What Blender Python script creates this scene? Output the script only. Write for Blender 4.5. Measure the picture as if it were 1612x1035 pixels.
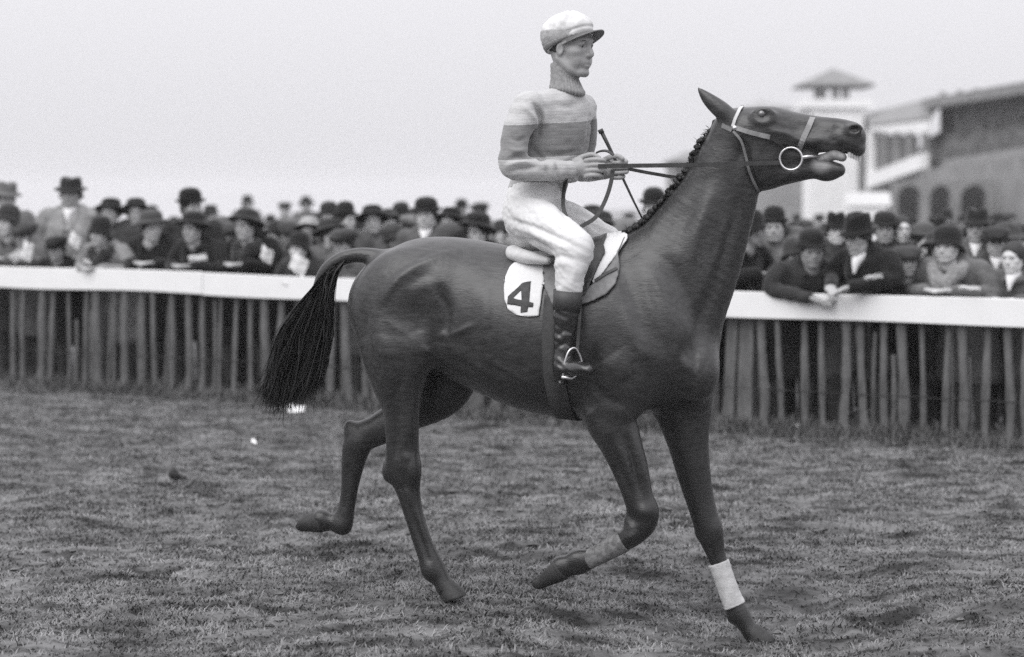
import bpy, math, random, time
import numpy as np
from mathutils import Vector, Matrix
from mathutils.geometry import delaunay_2d_cdt
T0 = time.time()
for o in list(bpy.data.objects):
    bpy.data.objects.remove(o)
scene = bpy.context.scene
COL = scene.collection
random.seed(7)
RNG = np.random.default_rng(11)

# ------------------------------------------------------------------ camera, sky, sun, exposure
FPX, CU, CV, HC = 3080.0, 806.0, 310.0, 1.70       # focal length in photo pixels, principal point, eye height
cam_d = bpy.data.cameras.new('camera')
cam = bpy.data.objects.new('camera', cam_d)
COL.objects.link(cam)
cam.location = (0, 0, HC)
cam.rotation_euler = (math.radians(90), 0, 0)
cam_d.sensor_width = 36
cam_d.lens = FPX / 1612 * 36
cam_d.shift_y = -(517.5 - CV) / 1612
cam_d.clip_end = 6000
cam_d.dof.use_dof = True
cam_d.dof.focus_distance = 7.95
cam_d.dof.aperture_fstop = 1.75
scene.camera = cam

SUN_EL, SUN_AZ = math.radians(50), math.radians(-42)   # high soft sun, left of and behind the camera
world = bpy.data.worlds.new('World')
scene.world = world
world.use_nodes = True
nt = world.node_tree
nt.nodes.clear()
wout = nt.nodes.new('ShaderNodeOutputWorld')
bg = nt.nodes.new('ShaderNodeBackground')
sky = nt.nodes.new('ShaderNodeTexSky')
sky.sky_type = 'NISHITA'
sky.sun_disc = False
sky.sun_elevation = SUN_EL
sky.sun_rotation = math.pi + SUN_AZ
sky.dust_density = 4.0
tobw = nt.nodes.new('ShaderNodeRGBToBW')            # the film is black and white
nt.links.new(sky.outputs[0], tobw.inputs[0])
# overcast veil: even cloud, a little brighter overhead (CIE overcast sky)
tc = nt.nodes.new('ShaderNodeTexCoord')
sep = nt.nodes.new('ShaderNodeSeparateXYZ')
nt.links.new(tc.outputs['Generated'], sep.inputs[0])
mx = nt.nodes.new('ShaderNodeMath'); mx.operation = 'MAXIMUM'; mx.inputs[1].default_value = 0.0
nt.links.new(sep.outputs['Z'], mx.inputs[0])
veil = nt.nodes.new('ShaderNodeMath'); veil.operation = 'MULTIPLY_ADD'
veil.inputs[1].default_value = 13.0; veil.inputs[2].default_value = 7.95
nt.links.new(mx.outputs[0], veil.inputs[0])
mixs = nt.nodes.new('ShaderNodeMix'); mixs.data_type = 'FLOAT'
mixs.inputs[0].default_value = 0.88
nt.links.new(tobw.outputs[0], mixs.inputs[2])
nt.links.new(veil.outputs[0], mixs.inputs[3])
tint = nt.nodes.new('ShaderNodeVectorMath'); tint.operation = 'SCALE'
tint.inputs[0].default_value = (1.0, 0.992, 1.035)
nt.links.new(mixs.outputs[0], tint.inputs['Scale'])
nt.links.new(tint.outputs[0], bg.inputs[0])
bg.inputs[1].default_value = 0.10
nt.links.new(bg.outputs[0], wout.inputs[0])

sun_d = bpy.data.lights.new('sun', 'SUN')
sun = bpy.data.objects.new('sun', sun_d)
COL.objects.link(sun)
sun_d.energy = 2.0
sun_d.angle = math.radians(55)
sun_d.color = (1.0, 0.995, 0.985)
sun_dir = Vector((math.sin(SUN_AZ) * math.cos(SUN_EL), -math.cos(SUN_AZ) * math.cos(SUN_EL), math.sin(SUN_EL)))
sun.rotation_euler = sun_dir.to_track_quat('Z', 'Y').to_euler()
scene.view_settings.view_transform = 'Standard'
scene.view_settings.look = 'None'
scene.view_settings.exposure = 0.0
scene.view_settings.gamma = 1.0
scene.view_settings.use_curve_mapping = False
scene.cycles.use_denoising = False
scene.cycles.max_bounces = 6
scene.cycles.volume_bounces = 2

# ------------------------------------------------------------------ photo measurement -> place
def at_depth(u, v, Y):
    return np.array([(u - CU) * Y / FPX, Y, HC - (v - CV) * Y / FPX])

def to_px(p):
    p = np.asarray(p, float)
    return np.stack([CU + FPX * p[..., 0] / p[..., 1], CV - FPX * (p[..., 2] - HC) / p[..., 1]], -1)

# the horse runs along a vertical plane turned 16 degrees towards the camera
YAW = math.radians(16)
HO = np.array([0.0, 8.0, 0.0])
HF = np.array([math.cos(YAW), -math.sin(YAW), 0.0])
HN = np.array([math.sin(YAW), math.cos(YAW), 0.0])

def H(u, v, b=0.0):
    """measured point -> horse frame (a forward, b away from the camera, z up)"""
    u = np.asarray(u, float); v = np.asarray(v, float); b = np.asarray(b, float)
    dx = (u - CU) / FPX
    dz = -(v - CV) / FPX
    t = (b + HO @ HN) / (dx * HN[0] + HN[1])
    X, Y, Z = t * dx, t, HC + t * dz
    a = (X - HO[0]) * HF[0] + (Y - HO[1]) * HF[1]
    return np.stack(np.broadcast_arrays(a, b, Z), -1)

def HW(p):
    p = np.asarray(p, float)
    return HO + p[..., 0:1] * HF + p[..., 1:2] * HN + p[..., 2:3] * np.array([0, 0, 1.0])

def pxm(u, b=0.0):
    """metres in one measured pixel at this place of the horse plane"""
    dx = (u - CU) / FPX
    return (b + HO @ HN) / (dx * HN[0] + HN[1]) / FPX

# ------------------------------------------------------------------ tagging, linking
def tag(o, label=None, cat=None, group=None, kind=None):
    if label: o['label'] = label
    if cat: o['category'] = cat
    if group: o['group'] = group
    if kind: o['kind'] = kind
    return o

def empty(name, loc=(0, 0, 0), rz=0.0, label=None, cat=None, group=None):
    o = bpy.data.objects.new(name, None)
    o.empty_display_size = 0.1
    COL.objects.link(o)
    o.location = loc
    o.rotation_euler = (0, 0, rz)
    return tag(o, label, cat, group)

def mesh_np(name, V, F, smooth=True):
    """V (n,3); F list of arrays (m,k)"""
    V = np.asarray(V, np.float32)
    if isinstance(F, np.ndarray): F = [F]
    F = [np.asarray(f, np.int32) for f in F if len(f)]
    me = bpy.data.meshes.new(name)
    me.vertices.add(len(V))
    me.vertices.foreach_set('co', V.ravel())
    loops = np.concatenate([f.ravel() for f in F])
    tot = np.concatenate([np.full(len(f), f.shape[1], np.int32) for f in F])
    start = np.concatenate([[0], np.cumsum(tot)[:-1]]).astype(np.int32)
    me.loops.add(len(loops))
    me.loops.foreach_set('vertex_index', loops)
    me.polygons.add(len(tot))
    me.polygons.foreach_set('loop_start', start)
    me.polygons.foreach_set('loop_total', tot)
    me.polygons.foreach_set('use_smooth', np.full(len(tot), bool(smooth)))
    me.update(calc_edges=True)
    me.validate()
    return me

def link(name, me, mat=None, parent=None, loc=None, rot=None, scale=None):
    o = bpy.data.objects.new(name, me)
    COL.objects.link(o)
    if mat is not None and not me.materials:
        me.materials.append(mat)
    if parent is not None: o.parent = parent
    if loc is not None: o.location = loc
    if rot is not None: o.rotation_euler = rot
    if scale is not None: o.scale = scale
    return o

class MB:
    """collects simple solids into one mesh"""
    def __init__(s): s.V = []; s.F = {}; s.n = 0
    def add(s, V, F):
        V = np.asarray(V, float); 
        for f in F: s.F.setdefault(len(f), []).append([i + s.n for i in f])
        s.V.append(V); s.n += len(V)
        return s
    def hexa(s, P):
        return s.add(P, [(0,3,2,1),(4,5,6,7),(0,1,5,4),(1,2,6,5),(2,3,7,6),(3,0,4,7)])
    def box(s, c, d, rz=0.0):
        c = np.asarray(c, float); x, y, z = np.asarray(d, float) / 2
        P = np.array([(-x,-y,-z),(x,-y,-z),(x,y,-z),(-x,y,-z),(-x,-y,z),(x,-y,z),(x,y,z),(-x,y,z)])
        cs, sn = math.cos(rz), math.sin(rz)
        P = np.stack([P[:,0]*cs - P[:,1]*sn, P[:,0]*sn + P[:,1]*cs, P[:,2]], -1)
        return s.hexa(P + c)
    def tube(s, pts, rad, n=8, cap=True, flat=None):
        pts = np.asarray(pts, float); m = len(pts)
        rad = np.broadcast_to(np.asarray(rad, float), (m,))
        tang = np.gradient(pts, axis=0); tang /= np.linalg.norm(tang, axis=1)[:, None] + 1e-12
        ref = np.array([0, 0, 1.0]) if abs(tang[0, 2]) < .9 else np.array([0, 1.0, 0])
        rows = []
        x = np.cross(ref, tang[0]); x /= np.linalg.norm(x)
        for i in range(m):
            x = x - tang[i] * (x @ tang[i]); x /= np.linalg.norm(x)
            y = np.cross(tang[i], x)
            a = np.arange(n) * 2 * math.pi / n
            rows.append(pts[i] + rad[i] * (np.cos(a)[:, None] * x + np.sin(a)[:, None] * y * (flat or 1.0)))
        V = np.concatenate(rows); F = []
        for i in range(m - 1):
            for j in range(n):
                k = (j + 1) % n
                F.append((i*n+j, i*n+k, (i+1)*n+k, (i+1)*n+j))
        if cap:
            F.append(tuple(range(n - 1, -1, -1))); F.append(tuple((m-1)*n + j for j in range(n)))
        return s.add(V, F)
    def lathe(s, prof, n=24, c=(0,0,0), sx=1.0, sy=1.0):
        V = []; F = []
        for r, z in prof:
            a = np.arange(n) * 2 * math.pi / n
            V.append(np.stack([np.cos(a) * r * sx + c[0], np.sin(a) * r * sy + c[1], np.full(n, z + c[2])], -1))
        m = len(prof)
        for i in range(m - 1):
            for j in range(n):
                k = (j + 1) % n
                F.append((i*n+j, i*n+k, (i+1)*n+k, (i+1)*n+j))
        F.append(tuple(range(n - 1, -1, -1))); F.append(tuple((m-1)*n + j for j in range(n)))
        return s.add(np.concatenate(V), F)
    def strip(s, C, N, width, thick):
        """a strap: centre points, outward normals"""
        C = np.asarray(C, float); N = np.asarray(N, float); m = len(C)
        N = N / (np.linalg.norm(N, axis=1)[:, None] + 1e-12)
        Tn = np.gradient(C, axis=0); Tn /= np.linalg.norm(Tn, axis=1)[:, None] + 1e-12
        S = np.cross(Tn, N); S /= np.linalg.norm(S, axis=1)[:, None] + 1e-12
        w = np.broadcast_to(np.asarray(width, float), (m,))[:, None] / 2
        V = np.stack([C - S*w, C + S*w, C + S*w + N*thick, C - S*w + N*thick], 1).reshape(-1, 3)
        F = []
        for i in range(m - 1):
            for j in range(4):
                k = (j + 1) % 4
                F.append((i*4+j, i*4+k, (i+1)*4+k, (i+1)*4+j))
        F.append((3,2,1,0)); F.append(tuple((m-1)*4 + j for j in range(4)))
        return s.add(V, F)
    def mesh(s, name, smooth=False):
        return mesh_np(name, np.concatenate(s.V), [np.array(f) for f in s.F.values()], smooth)
    def build(s, name, mat, parent=None, smooth=False, **k):
        return link(name, s.mesh(name, smooth), mat, parent, **k)

# ------------------------------------------------------------------ materials (greys: the photograph is black and white)
MATS = {}
def grey(name, v, rough=0.7, spec=0.4, noise=0.0, nscale=20.0, bump=0.0, bscale=60.0, metal=0.0, sheen=0.0, coat=0.0, stretch=(1,1,1), detail=4.0, v2=None, trans=0.0):
    """procedural grey: a noise of its own colour plus fine relief"""
    if name in MATS: return MATS[name]
    m = bpy.data.materials.new(name); m.use_nodes = True
    t = m.node_tree; b = t.nodes['Principled BSDF']
    b.inputs['Roughness'].default_value = rough
    b.inputs['Specular IOR Level'].default_value = spec
    b.inputs['Metallic'].default_value = metal
    if sheen:
        b.inputs['Sheen Weight'].default_value = sheen; b.inputs['Sheen Roughness'].default_value = .4
    if coat: b.inputs['Coat Weight'].default_value = coat
    b.inputs['Base Color'].default_value = (v, v * .995, v * 1.0, 1)
    tcn = t.nodes.new('ShaderNodeTexCoord'); mp = t.nodes.new('ShaderNodeMapping')
    mp.inputs['Scale'].default_value = stretch
    t.links.new(tcn.outputs['Object'], mp.inputs[0])
    if noise:
        n = t.nodes.new('ShaderNodeTexNoise'); n.inputs['Scale'].default_value = nscale; n.inputs['Detail'].default_value = detail
        n.inputs['Roughness'].default_value = .65
        t.links.new(mp.outputs[0], n.inputs[0])
        r = t.nodes.new('ShaderNodeMapRange')
        r.inputs[1].default_value = .3; r.inputs[2].default_value = .7
        r.inputs[3].default_value = v * (1 - noise) if v2 is None else v; r.inputs[4].default_value = v * (1 + noise) if v2 is None else v2
        t.links.new(n.outputs[0], r.inputs[0])
        t.links.new(r.outputs[0], b.inputs['Base Color'])
    if bump:
        n2 = t.nodes.new('ShaderNodeTexNoise'); n2.inputs['Scale'].default_value = bscale; n2.inputs['Detail'].default_value = 3
        t.links.new(mp.outputs[0], n2.inputs[0])
        bp = t.nodes.new('ShaderNodeBump'); bp.inputs['Strength'].default_value = bump; bp.inputs['Distance'].default_value = min(.01, .5 / bscale)
        t.links.new(n2.outputs[0], bp.inputs['Height']); t.links.new(bp.outputs[0], b.inputs['Normal'])
    MATS[name] = m
    return m

# ------------------------------------------------------------------ solid modelling on a distance field
def smin(a, b, k):
    if k <= 0: return np.minimum(a, b)
    h = np.maximum(k - np.abs(a - b), 0) / k
    return np.minimum(a, b) - h * h * (k * .25)

def catmull(P, sub):
    P = np.asarray(P, float)
    if len(P) < 3 or sub <= 1: return P
    Q = np.concatenate([[2*P[0]-P[1]], P, [2*P[-1]-P[-2]]])
    out = []
    for i in range(1, len(Q) - 2):
        p0, p1, p2, p3 = Q[i-1:i+3]
        for s in range(sub):
            t = s / sub
            out.append(.5*((2*p1)+(-p0+p2)*t+(2*p0-5*p1+4*p2-p3)*t*t+(-p0+3*p1-3*p2+p3)*t**3))
    out.append(P[-1])
    return np.array(out)

class Field:
    def __init__(s, lo, hi, h):
        s.lo = np.asarray(lo, np.float32); s.h = h
        s.n = np.ceil((np.asarray(hi) - s.lo) / h).astype(int) + 1
        s.ax = [s.lo[i] + np.arange(s.n[i], dtype=np.float32) * h for i in range(3)]
        s.F = np.full(tuple(s.n), 1.0, np.float32)
    def _box(s, lo, hi):
        i0 = np.clip(np.floor((np.asarray(lo) - s.lo) / s.h).astype(int), 0, s.n)
        i1 = np.clip(np.ceil((np.asarray(hi) - s.lo) / s.h).astype(int) + 1, 0, s.n)
        return tuple(slice(a, b) for a, b in zip(i0, i1))
    def _merge(s, sl, d, k, op):
        if op == 'add': s.F[sl] = smin(s.F[sl], d, k)
        else: s.F[sl] = -smin(-s.F[sl], d, k)
    def ell(s, c, r, R=None, k=.02, op='add'):
        c = np.asarray(c, np.float32); r = np.broadcast_to(np.asarray(r, np.float32), (3,))
        m = float(r.max()) + k + 3 * s.h
        sl = s._box(c - m, c + m)
        if any(q.stop <= q.start for q in sl): return
        X = s.ax[0][sl[0]][:, None, None] - c[0]; Y = s.ax[1][sl[1]][None, :, None] - c[1]; Z = s.ax[2][sl[2]][None, None, :] - c[2]
        if R is not None:
            R = np.asarray(R, np.float32)       # columns: the ellipsoid's axes
            X, Y, Z = (X*R[0,0]+Y*R[1,0]+Z*R[2,0], X*R[0,1]+Y*R[1,1]+Z*R[2,1], X*R[0,2]+Y*R[1,2]+Z*R[2,2])
        k0 = np.sqrt((X/r[0])**2 + (Y/r[1])**2 + (Z/r[2])**2)
        k1 = np.sqrt((X/r[0]**2)**2 + (Y/r[1]**2)**2 + (Z/r[2]**2)**2)
        s._merge(sl, (k0*(k0-1)/np.maximum(k1, 1e-4)).astype(np.float32), k, op)
    def chain(s, P, rn, rb=None, B=(0, 1, 0), k=.03, op='add', sub=4):
        P = np.asarray(P, float); rn = np.broadcast_to(np.asarray(rn, float), (len(P),))
        rb = rn if rb is None else np.broadcast_to(np.asarray(rb, float), (len(P),))
        D = catmull(np.column_stack([P, rn, rb]), sub)
        D[:, 3:] = np.maximum(D[:, 3:], .001)
        m = D[:, 3:].max(1) + k + 3 * s.h
        mg = float(m.max()) + 2 * s.h
        sl = s._box(D[:, :3].min(0) - mg, D[:, :3].max(0) + mg)
        if any(q.stop <= q.start for q in sl): return
        tmp = np.full(tuple(q.stop - q.start for q in sl), 1.0, np.float32)
        off = [q.start for q in sl]
        B = np.asarray(B, np.float32)
        for i in range(len(D) - 1):
            p0, p1 = D[i, :3].astype(np.float32), D[i+1, :3].astype(np.float32)
            mm = max(m[i], m[i+1])
            s2 = s._box(np.minimum(p0, p1) - mm, np.maximum(p0, p1) + mm)
            if any(q.stop <= q.start for q in s2): continue
            ab = p1 - p0; L = float(ab @ ab) + 1e-12
            X = s.ax[0][s2[0]][:, None, None] - p0[0]; Y = s.ax[1][s2[1]][None, :, None] - p0[1]; Z = s.ax[2][s2[2]][None, None, :] - p0[2]
            t = np.clip((X*ab[0] + Y*ab[1] + Z*ab[2]) / L, 0, 1)
            dx, dy, dz = X - t*ab[0], Y - t*ab[1], Z - t*ab[2]
            db = dx*B[0] + dy*B[1] + dz*B[2]
            dn = np.maximum(dx*dx + dy*dy + dz*dz - db*db, 0)
            a = D[i, 3] + t*(D[i+1, 3]-D[i, 3]); b = D[i, 4] + t*(D[i+1, 4]-D[i, 4])
            db *= db
            k0 = np.sqrt(dn/(a*a) + db/(b*b)); k1 = np.sqrt(dn/(a**4) + db/(b**4))
            d = k0*(k0-1)/np.maximum(k1, 1e-4)
            s3 = tuple(slice(q.start - o, q.stop - o) for q, o in zip(s2, off))
            tmp[s3] = np.minimum(tmp[s3], d)
        s._merge(sl, tmp, k, op)
    def cut(s, p, n):
        """keep only the side of the plane away from n"""
        p = np.asarray(p, np.float32); n = np.asarray(n, np.float32); n = n / np.linalg.norm(n)
        d = (s.ax[0][:, None, None]-p[0])*n[0] + (s.ax[1][None, :, None]-p[1])*n[1] + (s.ax[2][None, None, :]-p[2])*n[2]
        s.F = np.maximum(s.F, d.astype(np.float32))
    def shell(s, t):
        s.F = np.maximum(s.F, -(s.F + t))
    def sample(s, p):
        p = np.asarray(p, float); g = (p - s.lo) / s.h
        g = np.clip(g, 0, s.n - 1.001); i = g.astype(int); f = g - i
        out = 0
        for dx in (0, 1):
            for dy in (0, 1):
                for dz in (0, 1):
                    w = (f[..., 0] if dx else 1-f[..., 0])*(f[..., 1] if dy else 1-f[..., 1])*(f[..., 2] if dz else 1-f[..., 2])
                    out = out + w * s.F[i[..., 0]+dx, i[..., 1]+dy, i[..., 2]+dz]
        return out
    def grad(s, p):
        e = s.h * 1.2; g = []
        for j in range(3):
            d = np.zeros(3); d[j] = e
            g.append(s.sample(p + d) - s.sample(p - d))
        g = np.stack(g, -1)
        return g / (np.linalg.norm(g, axis=-1, keepdims=True) + 1e-9)
    def hit(s, p, q, n=240):
        """first surface point from outside point p towards q"""
        p = np.asarray(p, float); q = np.asarray(q, float)
        p, q = np.broadcast_arrays(p, q)
        t = np.linspace(0, 1, n)
        X = p[..., None, :] + t[:, None] * (q - p)[..., None, :]
        f = s.sample(X)
        idx = np.argmax(f < 0, axis=-1)
        idx = np.where((f < 0).any(-1), idx, n - 1)
        i0 = np.maximum(idx - 1, 0)
        f0 = np.take_along_axis(f, i0[..., None], -1)[..., 0]; f1 = np.take_along_axis(f, idx[..., None], -1)[..., 0]
        w = np.where(np.abs(f0 - f1) > 1e-9, f0 / (f0 - f1 + 1e-12), 0); w = np.clip(w, 0, 1)
        tt = t[i0] + (t[idx] - t[i0]) * w
        return p + tt[..., None] * (q - p)
    def surface(s, smooth=2):
        """surface nets"""
        F = s.F; I = F < 0
        c = np.zeros(tuple(s.n - 1), np.uint8)
        nx, ny, nz = s.n
        for dx in (0, 1):
            for dy in (0, 1):
                for dz in (0, 1):
                    c += I[dx:nx-1+dx, dy:ny-1+dy, dz:nz-1+dz]
        act = np.argwhere((c > 0) & (c < 8))
        ids = np.full(c.shape, -1, np.int32)
        ids[act[:, 0], act[:, 1], act[:, 2]] = np.arange(len(act))
        acc = np.zeros((len(act), 3)); cnt = np.zeros(len(act))
        cor = [(x, y, z) for x in (0, 1) for y in (0, 1) for z in (0, 1)]
        val = {q: F[act[:, 0]+q[0], act[:, 1]+q[1], act[:, 2]+q[2]].astype(float) for q in cor}
        for q in cor:
            for j in range(3):
                if q[j]: continue
                r = list(q); r[j] = 1; r = tuple(r)
                a, b = val[q], val[r]
                m = (a < 0) != (b < 0)
                t = np.where(m, a / np.where(m, a - b, 1), 0)
                P = np.zeros((len(act), 3)) + np.array(q)
                P[:, j] += t
                acc += P * m[:, None]; cnt += m
        V = s.lo + (act + acc / np.maximum(cnt, 1)[:, None]) * s.h
        quads = []
        for j in range(3):
            k, l = (j + 1) % 3, (j + 2) % 3
            A = [slice(None)] * 3; Bq = [slice(None)] * 3
            A[j] = slice(0, -1); Bq[j] = slice(1, None)
            ch = I[tuple(A)] != I[tuple(Bq)]
            e = np.argwhere(ch)
            e = e[(e[:, k] > 0) & (e[:, l] > 0) & (e[:, k] < s.n[k]-1) & (e[:, l] < s.n[l]-1)]
            inside = I[e[:, 0], e[:, 1], e[:, 2]]
            def cell(dk, dl):
                q = e.copy(); q[:, k] += dk; q[:, l] += dl
                return ids[q[:, 0], q[:, 1], q[:, 2]]
            Q = np.stack([cell(-1, -1), cell(0, -1), cell(0, 0), cell(-1, 0)], -1)
            Q[~inside] = Q[~inside][:, ::-1]
            quads.append(Q)
        Q = np.concatenate(quads)
        Q = Q[(Q >= 0).all(1)]
        if smooth: V = relax(V, Q, smooth)
        return V, Q

def relax(V, Q, it, lam=.5):
    E = np.concatenate([Q[:, [0, 1]], Q[:, [1, 2]], Q[:, [2, 3]], Q[:, [3, 0]]]) if Q.shape[1] == 4 else np.concatenate([Q[:, [0, 1]], Q[:, [1, 2]], Q[:, [2, 0]]])
    i, j = E[:, 0], E[:, 1]
    n = len(V); deg = np.bincount(i, minlength=n) + np.bincount(j, minlength=n) + 1e-9
    V = V.copy()
    for s in range(it):
        for f in (lam, -lam * 1.04):
            A = np.stack([np.bincount(i, V[j, c], n) + np.bincount(j, V[i, c], n) for c in range(3)], -1) / deg[:, None]
            V += f * (A - V)
    return V

def vnormals(V, Q):
    n = np.cross(V[Q[:, 2]] - V[Q[:, 0]], V[Q[:, 3 if Q.shape[1] == 4 else 2]] - V[Q[:, 1]])
    N = np.stack([sum(np.bincount(Q[:, c], n[:, d], len(V)) for c in range(Q.shape[1])) for d in range(3)], -1)
    return N / (np.linalg.norm(N, axis=1)[:, None] + 1e-12)

def seg_dist(P, line):
    """distance of 2-D points to a polyline"""
    line = np.asarray(line, float); best = np.full(len(P), 1e9)
    if len(line) == 1: return np.linalg.norm(P - line[0], axis=1)
    for a, b in zip(line[:-1], line[1:]):
        ab = b - a; t = np.clip(((P - a) @ ab) / (ab @ ab + 1e-9), 0, 1)
        best = np.minimum(best, np.linalg.norm(P - a - t[:, None] * ab, axis=1))
    return best

def stroke_weight(P, line, r):
    """soft brush stroke along a polyline, fading out towards its ends"""
    line = np.asarray(line, float)
    if len(line) == 1: return np.exp(-(np.linalg.norm(P - line[0], axis=1) / r) ** 2)
    line = catmull(line, 6) if len(line) > 2 else line[0] + np.linspace(0, 1, 7)[:, None] * (line[1] - line[0])
    L = np.concatenate([[0], np.cumsum(np.linalg.norm(np.diff(line, axis=0), axis=1))])
    best = np.full(len(P), 1e9); par = np.zeros(len(P))
    for i in range(len(line) - 1):
        a, b = line[i], line[i+1]; ab = b - a
        t = np.clip(((P - a) @ ab) / (ab @ ab + 1e-9), 0, 1)
        d = np.linalg.norm(P - a - t[:, None] * ab, axis=1)
        m = d < best
        best[m] = d[m]; par[m] = (L[i] + t[m] * (L[i+1] - L[i])) / L[-1]
    return np.exp(-(best / r) ** 2) * np.sin(np.pi * np.clip(par * .96 + .02, 0, 1)) ** .7

def inside_poly(P, poly):
    poly = np.asarray(poly, float); x, y = P[:, 0], P[:, 1]; r = np.zeros(len(P), bool)
    j = len(poly) - 1
    for i in range(len(poly)):
        xi, yi = poly[i]; xj, yj = poly[j]
        c = ((yi > y) != (yj > y)) & (x < (xj - xi) * (y - yi) / (yj - yi + 1e-12) + xi)
        r ^= c; j = i
    return r

def fill_poly(poly, step, hole=None):
    """triangulate a measured outline with inner points: (n,2) points, triangles"""
    def dens(p):
        out = []
        for a, b in zip(p, np.roll(p, -1, axis=0)):
            m = max(1, int(np.linalg.norm(b - a) / step))
            for q in range(m): out.append(a + (b - a) * q / m)
        return np.array(out)
    poly = np.asarray(poly, float); bd = dens(poly); pts = [bd]; ed = [(i, (i + 1) % len(bd)) for i in range(len(bd))]
    if hole is not None:
        hb = dens(np.asarray(hole, float)); n0 = len(bd)
        ed += [(n0 + i, n0 + (i + 1) % len(hb)) for i in range(len(hb))]; pts.append(hb)
    gx, gy = np.meshgrid(np.arange(poly[:, 0].min(), poly[:, 0].max(), step), np.arange(poly[:, 1].min(), poly[:, 1].max(), step))
    g = np.column_stack([gx.ravel(), gy.ravel()])
    g = g[inside_poly(g, poly) & (seg_dist(g, np.vstack([poly, poly[:1]])) > step * .5)]
    if hole is not None: g = g[~inside_poly(g, hole)]
    pts.append(g)
    P = np.concatenate(pts)
    v, e, f, *_ = delaunay_2d_cdt([Vector(p) for p in P], ed, [], 0, 1e-4)
    v = np.array([tuple(q) for q in v]); f = np.array([t for t in f if len(t) == 3])
    c = v[f].mean(1); ok = inside_poly(c, poly)
    if hole is not None: ok &= ~inside_poly(c, hole)
    return v, f[ok]

# smooth value noise for relief
def vnoise(x, y, scale, seed):
    r = np.random.default_rng(seed); n = 256
    T = r.random((n, n))
    gx, gy = x / scale, y / scale
    i, j = np.floor(gx).astype(int), np.floor(gy).astype(int); fx, fy = gx - i, gy - j
    fx = fx*fx*(3-2*fx); fy = fy*fy*(3-2*fy)
    g = lambda a, b: T[a % n, b % n]
    return (g(i, j)*(1-fx)*(1-fy) + g(i+1, j)*fx*(1-fy) + g(i, j+1)*(1-fx)*fy + g(i+1, j+1)*fx*fy) - .5
# ================================================================== the ground
FEET = [H(713, 946, -.11), H(1198, 1017, .12)]               # hooves that touch the turf
FEETW = [HW(p) for p in FEET]
def ground_low(x, y):
    """the lie of the land: almost level, a gentle rise under the hind foot, a dip under the fore foot"""
    z = np.zeros_like(x)
    for p in FEETW:
        z = z + p[2] * np.exp(-(((x - p[0]) / .75) ** 2 + ((y - p[1]) / .8) ** 2))
    z = z - .015 * np.clip(y - 45, 0, None)                  # the land falls away behind the crowd
    return z + vnoise(x, y, 2.6, 31) * .05 * np.exp(-((y - 9) / 6) ** 2)
DV = np.random.default_rng(71).random((4096, 4)); DV[:, 2] = .035 + DV[:, 2] * .05; DV[:, 3] = np.clip(DV[:, 3] * 1.5 - .5, 0, 1) * .027
def ground_z(x, y):
    near_w = np.clip((20 - y) / 6, 0, 1)
    hoofs = vnoise(x, y, .30, 1); fine = vnoise(x * .8, y, .11, 2); ff = vnoise(x, y, .045, 3)
    z = ground_low(x, y) + near_w * (hoofs * .026 + fine * .026 + ff * .014)
    ci, cj = np.floor(x / .21).astype(int), np.floor(y / .17).astype(int)          # divots cut by hooves, each with a thrown-up lip
    for di in (-1, 0, 1):
        for dj in (-1, 0, 1):
            k = ((ci + di) * 7349 + (cj + dj) * 9151) % 4096
            px_, py_ = (ci + di + DV[k, 0]) * .21, (cj + dj + DV[k, 1]) * .17
            ex_, ey_ = x - px_, y - py_
            d = np.hypot(ex_ * .85, ey_ * 1.25) / DV[k, 2]
            z = z + near_w * DV[k, 3] * (-np.exp(-d * d) + .55 * np.exp(-((d - 1.35) / .5) ** 2) * (.6 + .4 * np.sign(ey_)))
    pits = np.clip(vnoise(x * .75, y * 1.25, .24, 4) - .16, 0, 1)        # poached by hooves
    return z - near_w * pits * .13
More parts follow.
